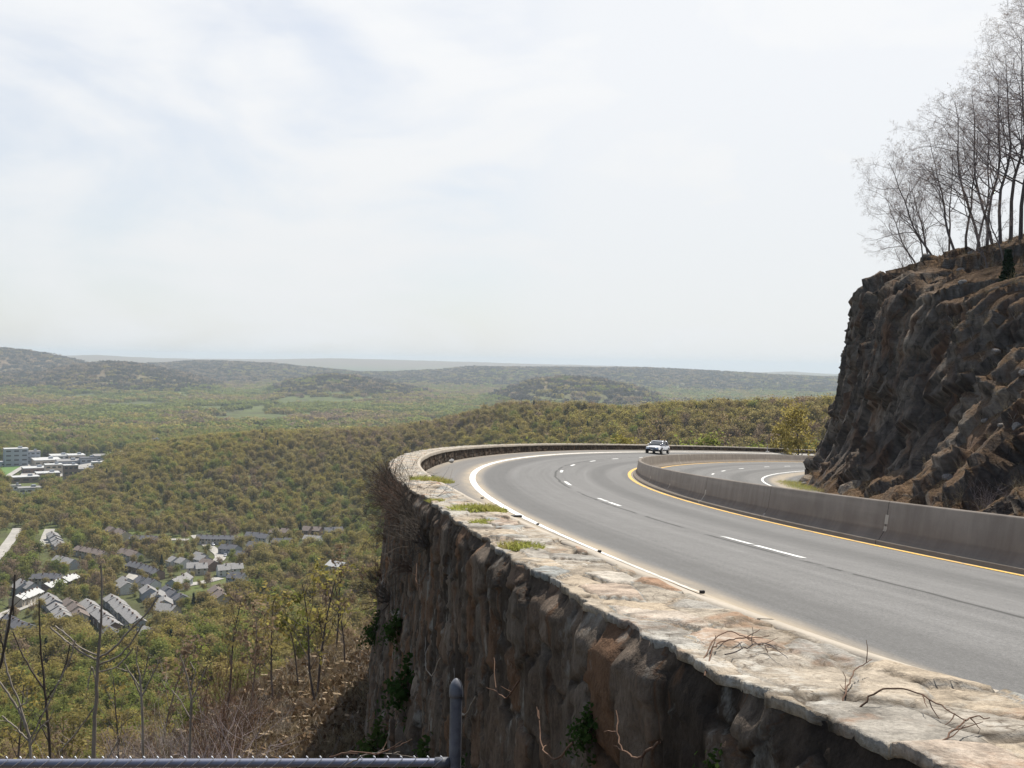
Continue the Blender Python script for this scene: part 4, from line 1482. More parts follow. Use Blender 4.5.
def build_works():
    for (x0, x1, yt, yb, df, wall, roof, label) in WORKS:
        xc = (x0 + x1) / 2
        zg = -124.0
        for _ in range(6):
            x, y = at_level(xc, yb, zg)
            zg = float(far_height(np.array([x]), np.array([y]))[0])
        r = math.hypot(x, y)
        wd = (x1 - x0) * r / FPX * 1.02
        hh = max(4.5, (yb - yt) * r / FPX)
        dp = wd * df
        root = empty('works_building', (x, y, zg), -math.atan2(x, y) + .12, label, 'building')
        Shape().box(-wd / 2, wd / 2, 0, dp, -3, hh).build('wall', M[wall], root)
        rf = Shape().box(-wd / 2 - .3, wd / 2 + .3, -.3, dp + .3, hh, hh + .7)
        rf.build('roof', M[roof], root)
        rows = max(1, int(hh / 4.2)); cols = max(3, int(wd / 6))
        n = 0
        for i in range(rows):
            z = hh * (i + .45) / rows
            if rows * cols <= 60:
                for c in range(cols):
                    xx = -wd / 2 + wd * (c + .5) / cols
                    Shape().box(xx - wd / cols * .3, xx + wd / cols * .3, -.06, .06, z - .2, z + 1.4).build('window', M['pane'], root)
            else:
                Shape().box(-wd / 2 + 1, wd / 2 - 1, -.06, .06, z - .2, z + 1.4).build('window', M['pane'], root)
        Shape().box(wd * .1, wd * .1 + min(4, wd * .2), dp * .4, dp * .6, hh + .7, hh + 2.6).build('roof_unit', M['wall_grey'], root)
        clear_towards_camera(x, y, wd * .62 + 4, 5, 14)
        clear_towards_camera(x + x / r * dp * .5, y + y / r * dp * .5, wd * .6, 1)
    # playing field and yards
    for nm, px, mat in (('playing_field', [(-30, 477), (-22, 468), (21, 468), (8, 478)], 'turf'), ('works_yard', [(18, 484), (26, 462), (118, 456), (100, 474)], 'lane')):
        P = [at_level(a, b, -124.5) for a, b in px]
        V = []
        n = 14
        for i in range(n):
            for j in range(n):
                u, v = i / (n - 1), j / (n - 1)
                p = (1 - u) * ((1 - v) * np.array(P[0]) + v * np.array(P[1])) + u * ((1 - v) * np.array(P[3]) + v * np.array(P[2]))
                V.append((p[0], p[1], float(far_height(np.array([p[0]]), np.array([p[1]]))[0]) + 1.0))
                clear_towards_camera(p[0], p[1], 14, 3, 14)
        mesh_obj(nm, V, grid_faces(n, n)[:, ::-1], M[mat], kind='structure')
    X, Y = ribbon('field_path', [at_level(8, 478, -124), at_level(24, 468, -124)], 6, M['lane'], 1.4)


build_village()
build_works()

# ------------------------------------------------------------------ finding places along the wall
_s, _d = np.meshgrid(np.arange(-14, 60, .05), np.arange(8.6, 10.3, .03), indexing='ij')
_TOP = road(_s, _d, h_top(_s)); _TOPX = pix(_TOP)
_TOPX[_TOP[..., 1] < 1.0] = 1e6


def on_top(px, py):
    i = ((_TOPX - np.array([px, py])) ** 2).sum(-1).argmin()
    return _TOP.reshape(-1, 3)[i], _s.ravel()[i], _d.ravel()[i]


def on_land(px, depth, dz=0.0):
    """on the ground at that picture column, so many metres ahead"""
    v = ray(px, 600)
    x, y = v[0] * depth / v[1], depth
    return np.array([x, y, float(land(np.array([x]), np.array([y]))[0]) + dz])


def at_depth(px, py, depth):
    return ray(px, py) * depth


# ------------------------------------------------------------------ bare trees on top of the cliff
def cliff_trees():
    protos = []
    for k, (H, ln) in enumerate([(6.0, (-.12, 0)), (8.5, (-.22, .02)), (10.5, (-.05, 0)), (12.5, (-.10, .05)), (9.0, (-.62, 0))]):
        P = dict(BARE)
        P['n'] = [[12, 6, 5, 4], [13, 7, 5, 5], [14, 7, 5, 5], [15, 8, 5, 5], [15, 8, 6, 4]][k]
        protos.append([make_bare_tree(500 + k, H, ln, 'bare_tree', 'bare tree', 'tree', r=H * .0085 + .018, P=P), False])
    spots = [   # column of the foot, s, which tree, size, label
        (906, 66, 0, .80, 'thin crooked bare tree standing alone at the outer edge of the clifftop'),
        (915, 62, 0, .62, 'smallest bare sapling beside the edge tree on the clifftop'),
        (925, 64, 4, .80, 'bare tree leaning far out over the left edge of the cliff'),
        (931, 60, 1, .80, None), (938, 62, 1, .95, None), (944, 58, 4, 1.0, 'large bare tree with a crown leaning left over the cliff edge'),
        (951, 60, 2, .85, None), (958, 56, 1, 1.05, None), (966, 58, 2, .95, None), (973, 54, 3, .82, None), (981, 56, 2, 1.05, None),
        (988, 52, 3, .90, 'tall bare tree with the darkest trunk at the crest of the clifftop'), (996, 54, 2, 1.1, None), (1003, 50, 3, .95, None), (1011, 52, 3, 1.05, None),
        (1020, 49, 3, 1.1, None), (1030, 52, 3, 1.15, None), (1042, 48, 3, 1.15, None), (1056, 46, 3, 1.1, None),
        (947, 50, 0, .55, 'short bare sapling on the brown slope in front of the clifftop trees'), (985, 44, 0, .75, 'bare sapling low on the brown slope at the right of the cliff'), (1004, 40, 0, .9, 'bare tree halfway up the stony slope near the right edge of the view')]
    rng = np.random.default_rng(12)
    for px, s, k, sc, label in spots:
        i = int(np.abs(CLIFF_S - s).argmin())
        q = pix(CLIFF_V[i]); ok = (CLIFF_W[i] > 3.2) & (CLIFF_W[i] < 45)
        j = np.where(ok, np.abs(q[:, 0] - px), 1e9).argmin()
        p = CLIFF_V[i, j]
        ent = protos[k]
        o = copy_tree(ent[0]) if ent[1] else ent[0]
        ent[1] = True
        o.location = (p[0], p[1], p[2] - .25)
        turn = rng.uniform(-.6, .6)
        o.rotation_euler = (0, 0, turn)
        o.scale = (sc, sc, sc)
        o['label'] = label or 'bare grey-brown tree in the dense clump on the clifftop'
        o['category'] = 'tree'
        if not label:
            o['group'] = 'bare trees on the clifftop'


cliff_trees()


def add_conifer(name, p, H, label, n=500, seed=5):
    root = empty(name, p, 0, label, 'tree')
    Shape().tube([(0, 0, -.3), (0, 0, H * .5), (0, 0, H * .95)], [H * .016, H * .011, .02], 6).build('trunk', M['bark_dark'], root)
    v, f = conifer_geometry(seed, H, n)
    mesh_obj('crown', v, f, M['needle'], root)
    return root


_i = int(np.abs(CLIFF_S - 38).argmin()); _j = int(np.abs(CLIFF_W[_i] - 8.0).argmin())
add_conifer('hemlock', CLIFF_V[_i, _j].tolist(), 2.2, 'dark green young hemlock on the cliff slope at the right edge of the view', 800)


# ------------------------------------------------------------------ shrubs: many arching stems from one root
def shrub_geometry(seed, n, L, r, spread, droop, side=3, kids=5):
    rng = np.random.default_rng(seed)
    polys = []
    for _ in range(n):
        a = rng.uniform(0, 6.283); t = abs(rng.normal(0, spread))
        d = np.array([math.cos(a) * math.sin(t), math.sin(a) * math.sin(t), math.cos(t)])
        p = np.array([rng.normal(0, .06 * L), rng.normal(0, .06 * L), -.05])
        l = L * rng.uniform(.5, 1.15)
        pts = [p]
        m = 7
        for k in range(m):
            d = d + rng.normal(0, .16, 3) + np.array([0, 0, -droop * (k / m)])
            d /= np.linalg.norm(d)
            pts.append(pts[-1] + d * l / m)
        pts = np.array(pts)
        polys.append((pts, np.linspace(r, r * .3, m + 1), 0))
        for _k in range(rng.integers(1, kids + 1)):
            i = rng.integers(2, m)
            e = pts[i] - pts[i - 1]; e /= np.linalg.norm(e)
            e = e + rng.normal(0, .6, 3); e /= np.linalg.norm(e)
            q = [pts[i]]
            for k in range(4):
                e = e + rng.normal(0, .2, 3) + np.array([0, 0, .05 - droop * .3]); e /= np.linalg.norm(e)
                q.append(q[-1] + e * l * rng.uniform(.06, .11))
            polys.append((np.array(q), np.linspace(r * .5, r * .2, 5), 0))
    V, F = tubes(polys, [side])
    tips = np.array([p[0][-1] for p in polys] + [p[0][len(p[0]) // 2] for p in polys])
    return V, F, tips


def make_shrub(name, label, cat, seed, n, L, r, spread, droop, bark, group=None, leaf=None, n_leaf=0, lsize=.05, kids=5):
    V, F, tips = shrub_geometry(seed, n, L, r, spread, droop, kids=kids)
    if leaf:
        root = empty(name, label=label, cat=cat, group=group)
        mesh_obj('stems', V, F, M[bark], root)
        rng = np.random.default_rng(seed + 1)
        C = tips[rng.integers(0, len(tips), n_leaf)] + rng.normal(0, lsize * 1.2, (n_leaf, 3))
        v, f = leaf_quads(rng, C, lsize, .2)
        mesh_obj('leaves', v, f, M[leaf], root)
        return root
    return tag(mesh_obj(name, V, F, M[bark]), label, cat, group)


def put(o, p, rz=0.0, sc=1.0, tilt=(0, 0)):
    o.location = tuple(float(c) for c in p)
    o.rotation_euler = (tilt[0], tilt[1], rz)
    o.scale = (sc,) * 3 if np.isscalar(sc) else sc
    return o


def wall_point(s, depth, out=.05):
    p = road(s, float(d_out(s)) + .045 * depth + .010 * max(depth - 2, 0) ** 1.5 + out, 0)
    p[2] = np.interp(s, RS, RZ) + CAMBER_OUT * 9.3 + float(h_top(s)) - depth
    return p


# brush rooted in the wall
_rng = np.random.default_rng(31)
_base = [make_shrub('wall_brush', '', 'shrub', 600 + k, (34, 26, 40)[k], (1.15, 1.5, .9)[k], .007, .75, (.10, .22, .05)[k], ('bark', 'bark', 'bark_red')[k], kids=6) for k in range(3)]
_used = [False] * 3
BRUSH = [(q, .12 + .5 * ((q * 7.3) % 1), int(q * 5) % 3, .42 + .3 * ((q * 3.7) % 1)) for q in np.arange(-3.6, 13, .8)] + [(2.0, .25, 0, .75), (3.2, .2, 2, .7), (.6, .35, 0, .8), (-.6, .3, 2, .62), (5.5, .6, 1, 1.0), (8.5, 1.0, 1, 1.1), (11.5, 1.3, 0, 1.4), (14, 2.2, 1, 1.35), (16.5, 1.5, 1, 1.4), (12, 3.4, 1, 1.3), (18, 3.2, 0, 1.5), (20, 1.4, 1, 1.3),
         (21, 5, 1, 1.6), (16, 5.5, 0, 1.5), (24, 3, 1, 1.6), (23, 6.5, 0, 1.7), (9, 3.0, 0, 1.0), (6.5, 2.4, 2, 1.0), (4, 1.3, 2, .8), (-2.0, 1.0, 2, .5), (1.5, 2.0, 0, .8), (26, 5.5, 1, 1.8), (19, 8, 1, 1.6)]
for s, dep, k, sc in BRUSH:
    o = copy_tree(_base[k]) if _used[k] else _base[k]
    _used[k] = True
    put(o, wall_point(s, dep, .02), _rng.uniform(0, 6.28), sc * (1 if s < 4 else .52), (0, 0))
    o.rotation_euler = (_rng.uniform(-.5, .5), -.9 if dep > .7 else _rng.uniform(-1.1, -.3), heading(s) * -1 + _rng.uniform(-.4, .4))
    edge = dep < .7
    o['label'] = 'tangled reddish bare brush growing over the outer edge of the wall top' if edge else 'bare twiggy bush rooted in the outer face of the retaining wall'
    o['group'] = 'brush along the wall edge' if edge else 'bushes on the wall face'
    o['category'] = 'shrub'

# leafy creepers in the joints of the wall face
_ivy = None
for s, dep, sc in [(-3.0, 2.3, 1.0), (-5.2, 2.6, 1.0), (-6.5, 2.3, .8), (-4.2, 3.4, 1.2), (0.5, 4.2, 1.2), (-1, 2.0, .7), (3.5, 3.0, 1.0), (-10.5, .5, .30), (-11.6, .34, .28), (-7.4, 1.9, .6)]:
    if _ivy is None:
        o = _ivy = make_shrub('creeper', '', 'plant', 640, 26, .42, .0035, 1.1, .30, 'bark_red', None, 'ivy', 420, .042, 4)
    else:
        o = copy_tree(_ivy)
    put(o, wall_point(s, dep, .06), _rng.uniform(0, 6.28), sc)
    o.rotation_euler = (0, -1.0, -heading(s))
    near = s < -10
    o['label'] = 'small leafy creeper just under the coping near the camera' if near else 'dark green creeper growing in the joints of the shaded wall face'
    o['group'] = 'creepers under the near coping' if near else 'creepers on the wall face'
    o['category'] = 'plant'

# weeds on the coping
def tuft_mesh(seed, n, L, rad):
    rng = np.random.default_rng(seed)
    a = rng.uniform(0, 6.283, n); q = rad * np.sqrt(rng.random(n))
    B = np.stack([np.cos(a) * q, np.sin(a) * q, 0 * q], -1)
    d = np.stack([rng.normal(0, .5, n), rng.normal(0, .5, n), np.ones(n)], -1); d /= np.linalg.norm(d, axis=1)[:, None]
    l = L * rng.uniform(.4, 1.2, n)[:, None]
    w_ = np.cross(d, rng.normal(0, 1, (n, 3))); w_ /= np.linalg.norm(w_, axis=1)[:, None]
    w_ *= .0035
    mid = B + d * l * .6
    tip = B + d * l + np.stack([d[:, 0], d[:, 1], -.6 * np.ones(n)], -1) * l * .22
    V = np.stack([B - w_, B + w_, mid + w_ * .8, mid - w_ * .8, tip], 1).reshape(-1, 3)
    i = np.arange(n) * 5
    return make_mesh('weed_tuft', V, [np.stack([i, i + 1, i + 2, i + 3], -1), np.stack([i + 3, i + 2, i + 4], -1)], M['grass'])


_tm = [tuft_mesh(1, 260, .09, .11), tuft_mesh(2, 380, .12, .16)]
for px, py, k, sc, label in [(424, 480, 1, 1.5, 'yellowish weeds in the farthest patch on the coping'), (436, 481, 1, 1.3, 'yellowish weeds in the farthest patch on the coping'), (446, 482, 0, 1.3, 'yellowish weeds in the farthest patch on the coping'),
                             (466, 509, 1, 1.1, 'fresh green weeds in the brightest patch across the coping'), (478, 508, 1, 1.1, 'fresh green weeds in the brightest patch across the coping'), (490, 509, 0, 1.3, 'fresh green weeds in the brightest patch across the coping'), (498, 511, 0, .9, 'fresh green weeds in the brightest patch across the coping'),
                             (482, 523, 0, 1.0, 'small weed tuft just below the brightest patch on the coping'), (513, 545, 0, 1.0, 'weed tuft at the outer edge of the coping'), (525, 548, 0, 1.1, 'leafy weed tuft just inside the outer edge of the coping'), (436, 501, 0, 1.0, 'weeds among the brush at the wall edge')]:
    p, s, d = on_top(px, py)
    o = link('weed_tuft', _tm[k])
    put(o, p + np.array([0, 0, -.01]), _rng.uniform(0, 6.28), (sc, sc, sc * .55))
    tag(o, label, 'weeds')
    if 'patch' in label and 'below' not in label:
        o['group'] = label


# dry vines that lie across the near coping
def vine(name, pts, r, label, bark='bark_red', twigs=3, seed=0):
    rng = np.random.default_rng(seed + 900)
    P = np.array(pts, float)
    L = np.linspace(0, 1, len(P)); q = np.linspace(0, 1, 22)
    C = np.stack([np.interp(q, L, P[:, k]) for k in range(3)], -1)
    for _ in range(3):
        C[1:-1] = (C[:-2] + 2 * C[1:-1] + C[2:]) / 4
    C[1:-1] += rng.normal(0, .0022, (20, 3))
    polys = [(C, np.linspace(r, r * .45, 22), 0)]
    for _ in range(twigs):
        i = rng.integers(4, 20)
        e = (C[i] - C[i - 1]); e /= np.linalg.norm(e); e = e + rng.normal(0, .7, 3); e /= np.linalg.norm(e)
        t = [C[i] + e * .022 * k + rng.normal(0, .002, 3) for k in range(4)]
        polys.append((np.array(t), np.linspace(r * .6, r * .3, 4), 0))
    V, F = tubes(polys, [5])
    return tag(mesh_obj(name, V, F, M[bark], smooth=True), label, 'vine')


def top_path(pts, lift=.03):
    return [on_top(px, py)[0] + np.array([0, 0, lift * .6 + dz * .55]) for px, py, dz in pts]


vine('dry_vine', top_path([(706, 668, -.08), (712, 655, .0), (722, 648, .03), (745, 645, .01), (772, 640, 0)]), .0034, 'yellowish dry vine arching over the coping edge at a dark gap', seed=1)
vine('dry_vine', top_path([(700, 660, -.06), (718, 648, .04), (735, 642, .05), (758, 652, .01), (775, 655, 0)]), .0028, 'thin vine lying beside the yellowish vine on the coping', seed=2)
vine('dry_vine', top_path([(728, 660, 0), (750, 655, .02), (768, 650, .02), (784, 664, .0)]), .0026, 'short dark vine crossing a tan slab of the coping', 'bark_dark', seed=3)
vine('dry_vine', top_path([(858, 708, -.05), (880, 704, .05), (905, 705, .05), (940, 716, .03), (968, 728, 0)]), .0032, 'long red-brown vine lying across the coping nearest the camera', seed=4)
vine('dry_vine', top_path([(938, 752, -.05), (950, 742, .03), (968, 736, .05), (994, 733, .04)]), .003, 'red-brown vine curling up at the lower right corner', seed=5)
vine('dry_vine', top_path([(838, 705, -.1), (846, 690, 0), (858, 680, .04), (868, 676, .06)]), .003, 'upright vine at the middle of the near coping edge', seed=6)
for k, (s, dep, ln) in enumerate([(-9.6, .5, .5), (-8.4, .9, .7), (-10.6, .5, .45), (-6.5, 1.1, .8), (-5.0, .6, .6), (-2.0, 1.4, 1.0), (-11.4, .25, .35)]):
    p = wall_point(s, dep, .16); h = np.array([RTX[0], RTY[0], 0])
    t = np.array([math.sin(heading(s)), math.cos(heading(s)), 0])
    vine('hanging_vine', [p, p + t * ln * .25 + np.array([-.04, 0, -ln * .28]), p + t * ln * .6 + np.array([-.06, 0, -ln * .30]), p + t * ln + np.array([-.03, 0, -ln * .05])], .0055,
         ['pale looping vine on the wall face under the near slabs', 'pale vine sagging across dark wall stones', 'short vine hooked on the wall face near the corner stone', 'vine slung across the middle of the wall face',
          'thin pale vine below the coping in mid wall', 'longest vine trailing on the far shaded face', 'curled vine hanging just under the nearest coping'][k], 'bark_grey' if k % 2 else 'bark_red', 3, 20 + k)


# ------------------------------------------------------------------ boulders
def boulder_mesh(seed, r=1.0, flat=.75):
    bm_ = bpy.data.meshes.new('boulder')
    import bmesh
    b = bmesh.new()
    bmesh.ops.create_icosphere(b, subdivisions=5, radius=1.0)
    P = np.array([v.co[:] for v in b.verts])
    rng = np.random.default_rng(seed)
    N = rng.normal(0, 1, (16, 3)); N /= np.linalg.norm(N, axis=1)[:, None]
    D = rng.uniform(.62, .95, 16)
    k = P @ N.T
    lim = np.where(k > .05, D / np.maximum(k, .05), 9).min(1)
    rad = np.minimum(1.0, lim) * (1 + .05 * fbm(P * 3, 4, seed)) + .02 * fbm(P * 11, 3, seed + 1)
    Q = P * rad[:, None] * np.array([1.15, .9, flat]) * r
    for v, q in zip(b.verts, Q):
        v.co = q
    b.to_mesh(bm_); b.free()
    a = bm_.attributes.new('tint', 'FLOAT_VECTOR', 'POINT')
    t = np.tile(rng.random(3), (len(P), 1)).astype(np.float32)
    t[:, 1] = .35
    a.data.foreach_set('vector', t.ravel())
    return bm_


M['boulder'] = stone_material('grey_boulder', [(.0, (.12, .11, .10)), (.5, (.19, .175, .16)), (1, (.26, .24, .22))], (.1, .09, .08), 3.5)
_bm = [boulder_mesh(40 + k) for k in range(4)]
for m_ in _bm[:3]:
    m_.materials.append(M['boulder'])
_bm[3].materials.append(M['cliff'])
_bc = boulder_mesh(47); _bc.materials.append(M['cliff'])


def boulder(mesh, p, size, label, rz=0.0, group=None):
    o = link('boulder', mesh)
    put(o, p, rz, size)
    return tag(o, label, 'boulder', group)


for px, py, depth, sz, label in [(529, 722, 7.4, .30, 'pale grey boulder leaning on the wall foot, topmost of the rubble'), (556, 752, 6.9, .27, 'rounded grey boulder below the topmost one at the wall foot'),
                                 (541, 768, 6.6, .33, 'grey boulder cut off by the bottom edge beside the fence post'), (517, 748, 7.6, .24, 'darkest small boulder between the fence post and the rubble'),
                                 (577, 770, 6.4, .26, 'grey boulder lowest against the wall foot')]:
    p = at_depth(px, py, depth)
    boulder(_bm[int(_rng.integers(3))], p, (sz, sz * 1.0, sz * 1.25), label, _rng.uniform(0, 6))
for px, py, s, sz, label in [(857, 478, 42, 1.25, 'light-topped boulder at the foot of the cliff'), (1012, 502, 21, 1.15, 'dark angular boulder behind the barrier at the right edge'), (829, 476, 52, .7, 'small boulder at the cliff foot by the grass'),
                             (812, 470, 62, .95, 'dark boulder at the outer toe of the cliff'), (962, 497, 26, .6, 'small brown rock in the litter behind the barrier'), (912, 489, 33, .7, 'low rock at the base of the sheer cliff')]:
    best = min(np.arange(-14.5, -9.0, .1), key=lambda d: abs(pix(road(s, d, .2))[0] - px))
    p = road(s, best, .15)
    boulder((_bm[3], _bc)[int(_rng.integers(2))], p, (sz, sz, sz * 1.05), label, _rng.uniform(0, 6))
p = on_land(24, 140, 2.0)
boulder(_bm[1], p, (4.2, 3, 3.2), 'big pale grey boulder outcrop among the saplings on the lower slope', 1.0)

# ------------------------------------------------------------------ chain-link fence at the photographer's feet
M['galv'] = plain('weathered_galvanised_steel', (.17, .18, .23), .42, .45)
M['galv_dark'] = flat_mat('dull_grey_paint_on_steel', (.09, .093, .108), (.155, .158, .175), 14, .55)
M['wire'] = plain('galvanised_wire', (.66, .67, .70), .5, .15)


def build_fence():
    pe = at_depth(455, 762.5, 5.0); pl = at_depth(-60, 763.5, 4.9)
    root = empty('chain_link_fence', (pe[0], pe[1], pe[2] - 1.2), 0, 'chain-link fence with a grey round top rail and a domed end post', 'fence')
    off = np.array(root.location)
    a, b = pe - off, pl - off
    u = (b - a) / np.linalg.norm(b - a)
    ztop = at_depth(455, 689, 5.0)[2] - off[2]
    post = Shape().tube([(a[0], a[1], -1.2), (a[0], a[1], ztop)], .030, 20, False).build('post', M['galv_dark'], root, True)
    cap = Shape()
    prof = [(.031, -.034), (.0355, -.034), (.0355, -.012), (.0345, .0), (.033, .016), (.026, .034), (.016, .048), (.006, .056), (.001, .057)]
    V = [(a[0] + r * math.cos(t), a[1] + r * math.sin(t), ztop + z) for r, z in prof for t in np.arange(20) * math.pi / 10]
    cap.add(V, [tuple(int(x) for x in f) for f in grid_faces(len(prof), 20)] + [(i * 20 + 19, i * 20, i * 20 + 20, i * 20 + 39) for i in range(len(prof) - 1)])
    cap.build('cap', M['galv_dark'], post, True)
    Shape().tube([a + u * .05, a + u * .5, a + u * 1.2, b], .0205, 16, False).build('top_rail', M['galv'], root, True)
    Shape().tube([a + u * .028, a + u * .10], .026, 16).build('rail_cup', M['galv_dark'], root, True)
    for z in (-.12, -.45, -.8):
        Shape().tube([(a[0], a[1], a[2] + z - .012), (a[0], a[1], a[2] + z + .012)], .0335, 18).build('tension_band', M['galv'], root, True)
    # woven wire: zigzags that lock into each other, twisted ends standing over the rail
    L = np.linalg.norm(b - a); cell = .066
    n = int(L / cell)
    polys = []
    back = np.array([0, -1, 0.0]) * .027
    for i in range(n):
        x0 = .06 + i * cell
        pts = []
        for k in range(26):
            side = (k % 2) * cell
            pts.append(a + u * (x0 + side) + np.array([0, 0, .026 - k * .052]) + back + np.array([0, -.003 if k % 2 else .003, 0]))
        top = pts[0]
        pts = [top + u * .012 + np.array([0, .008, .013]), top + u * .004 + np.array([0, .003, .008])] + pts
        polys.append((np.array(pts), np.full(len(pts), .0036), 0))
    V, F = tubes(polys, [5])
    mesh_obj('wire_mesh', V, F, M['wire'], root, True)


build_fence()

# ------------------------------------------------------------------ bare saplings behind the fence
def sapling(name, branches, depth, label, bark, cat='sapling', bud=True, seed=0):
    """branches: lists of (column, row, width in pixels, nearer by); the first is the stem"""
    rng = np.random.default_rng(seed)
    stem = branches[0]
    base = at_depth(stem[0][0], stem[0][1], depth)
    g = float(land(np.array([base[0]]), np.array([base[1]]))[0])
    root = empty(name, (base[0], base[1], g), 0, label, cat)
    off = np.array(root.location)
    def curve(br):
        P = np.array([at_depth(q[0], q[1], depth - (q[3] if len(q) > 3 else 0)) for q in br]) - off
        rr = np.array([q[2] for q in br]) * depth / FPX / 2 * .62
        t = np.linspace(0, 1, len(P)); s = np.linspace(0, 1, 5 * len(P))
        C = np.stack([np.interp(s, t, P[:, k]) for k in range(3)], -1)
        for _ in range(2):
            C[1:-1] = (C[:-2] + 2 * C[1:-1] + C[2:]) / 4
        C[1:-1] += rng.normal(0, .0016, C[1:-1].shape)
        return C, np.interp(s, t, rr)
    C, rr = curve(stem)
    C = np.concatenate([[[C[0, 0], C[0, 1], -.1]], C]); rr = np.concatenate([[rr[0] * 1.2], rr])
    V, F = tubes([(C, rr, 0)], [8])
    mesh_obj('stem', V, F, M[bark], root, True)
    pl = []
    for br in branches[1:]:
        C, rr = curve(br)
        pl.append((C, rr, 0))
        for _ in range(3):
            i = rng.integers(len(C) // 3, len(C) - 1)
            e = C[i] - C[i - 1]; e /= np.linalg.norm(e); e = e + rng.normal(0, .6, 3) + np.array([0, 0, .3]); e /= np.linalg.norm(e)
            l = rng.uniform(.03, .10)
            pl.append((np.array([C[i], C[i] + e * l * .5, C[i] + e * l + rng.normal(0, .008, 3)]), np.array([rr[i] * .6, rr[i] * .45, rr[i] * .35]), 0))
    V, F = tubes(pl, [5])
    mesh_obj('branches', V, F, M[bark], root, True)
    return root


sapling('bare_sapling', [[(93, 800, 8), (94, 740, 7), (96, 700, 6), (98, 660, 5.5), (101, 625, 4), (102, 590, 3.2), (101, 565, 3)],
                         [(98, 658, 4), (112, 650, 3.6), (130, 630, 3.2), (148, 612, 3), (158, 597, 3.2)], [(98, 660, 3.5), (85, 655, 3.2), (65, 640, 3), (50, 627, 2.6)], [(98, 656, 3), (80, 648, 2.8), (66, 634, 2.6), (55, 626, 2.4)],
                         [(100, 664, 3), (120, 656, 2.8), (133, 640, 2.6), (143, 624, 2.6)], [(99, 672, 2.6), (116, 668, 2.4), (128, 655, 2.4), (133, 648, 2)], [(96, 705, 2.6), (82, 725, 2.4), (60, 752, 2.2)], [(97, 690, 2.2), (92, 664, 2), (88, 690, 1.8)]],
        6.5, 'tallest bare sapling with a forked crown like a raised hand behind the fence', 'bark_grey', seed=1)
sapling('bare_sapling', [[(30, 800, 5), (31, 760, 4.6), (30, 738, 4.4), (22, 716, 4), (10, 696, 3.6), (-2, 680, 3.2)],
                         [(30, 740, 3.4), (22, 710, 3.2), (8, 676, 3), (3, 650, 2.6), (8, 620, 2.4)], [(31, 738, 3), (46, 708, 2.6), (60, 680, 2.6), (72, 655, 2.2), (75, 640, 2)], [(31, 745, 3), (40, 728, 2.6), (52, 718, 2.4)],
                         [(30, 742, 3), (16, 728, 2.8), (2, 716, 2.6)], [(18, 708, 2.4), (27, 702, 2.2), (27, 690, 1.8)]],
        5.8, 'low bare sapling with pale sunlit branches nearest the left edge', 'bark_grey', seed=2)
sapling('bare_sapling', [[(52, 800, 5), (50, 750, 4.6), (46, 700, 4.2), (43, 670, 3.6), (40, 640, 2.8), (39, 600, 2.2)],
                         [(45, 690, 3), (32, 672, 2.8), (20, 650, 2.4), (13, 632, 2.2)], [(46, 700, 3), (58, 684, 2.6), (66, 664, 2.2), (70, 645, 2)], [(49, 742, 2.6), (38, 720, 2.2), (44, 712, 1.8)]],
        7.6, 'slender dark sapling between the two forked ones behind the fence', 'bark', seed=3)
sapling('bare_sapling', [[(-8, 690, 5), (2, 660, 4.4), (8, 630, 4), (13, 600, 3.4), (15, 575, 3)], [(4, 652, 3), (0, 632, 2.6), (-6, 616, 2.2)], [(9, 620, 2.4), (14, 604, 2), (13, 616, 2)]],
        5.4, 'dark shoot entering from the left edge above the fence', 'bark', seed=4)
sapling('bare_sapling', [[(144, 800, 5), (143, 740, 4.6), (142, 700, 4), (140, 676, 3)], [(142, 700, 2.6), (134, 680, 2.2), (125, 664, 1.8)], [(142, 696, 2.6), (152, 676, 2.2), (160, 660, 1.6)], [(141, 684, 2), (146, 668, 1.8), (149, 654, 1.5)],
                         [(142, 690, 2), (130, 672, 1.8), (117, 668, 1.4)], [(140, 676, 2.4), (136, 660, 2), (138, 646, 1.6)]],
        13.0, 'grey fan-topped bare sapling right of the tallest one', 'bark_grey', seed=5)
sapling('bare_sapling', [[(188, 800, 4.6), (190, 740, 4), (192, 700, 3.4), (186, 672, 2.6), (180, 655, 2)], [(192, 700, 2.4), (200, 682, 2), (206, 668, 1.6)], [(190, 690, 2.2), (196, 672, 1.8), (190, 662, 1.5)], [(191, 720, 2.2), (180, 700, 1.8), (172, 690, 1.5)]],
        15.0, 'thin forked grey sapling in the brush left of the red stems', 'bark_grey', seed=6)
sapling('cut_stick', [[(104, 800, 3), (108, 758, 2.6), (114, 748, 2.4), (120, 739, 2)], [(110, 754, 1.6), (114, 752, 1.4), (117, 752, 1.2)]], 5.6, 'short broken pale stick poking over the fence rail', 'bark_grey', 'stick', seed=7)
vine('bent_twig', [at_depth(330, 757, 4.8), at_depth(352, 751, 4.75), at_depth(378, 755, 4.75), at_depth(396, 747, 4.78), at_depth(412, 739, 4.8)], .005, 'dry bent twig lying over the fence rail near its end', 'bark_red', 3, 50)
vine('bent_twig', [at_depth(345, 766, 4.8), at_depth(365, 754, 4.76), at_depth(390, 753, 4.76), at_depth(418, 758, 4.8)], .004, 'second dry twig bending under the first one on the rail', 'bark_grey', 3, 51)

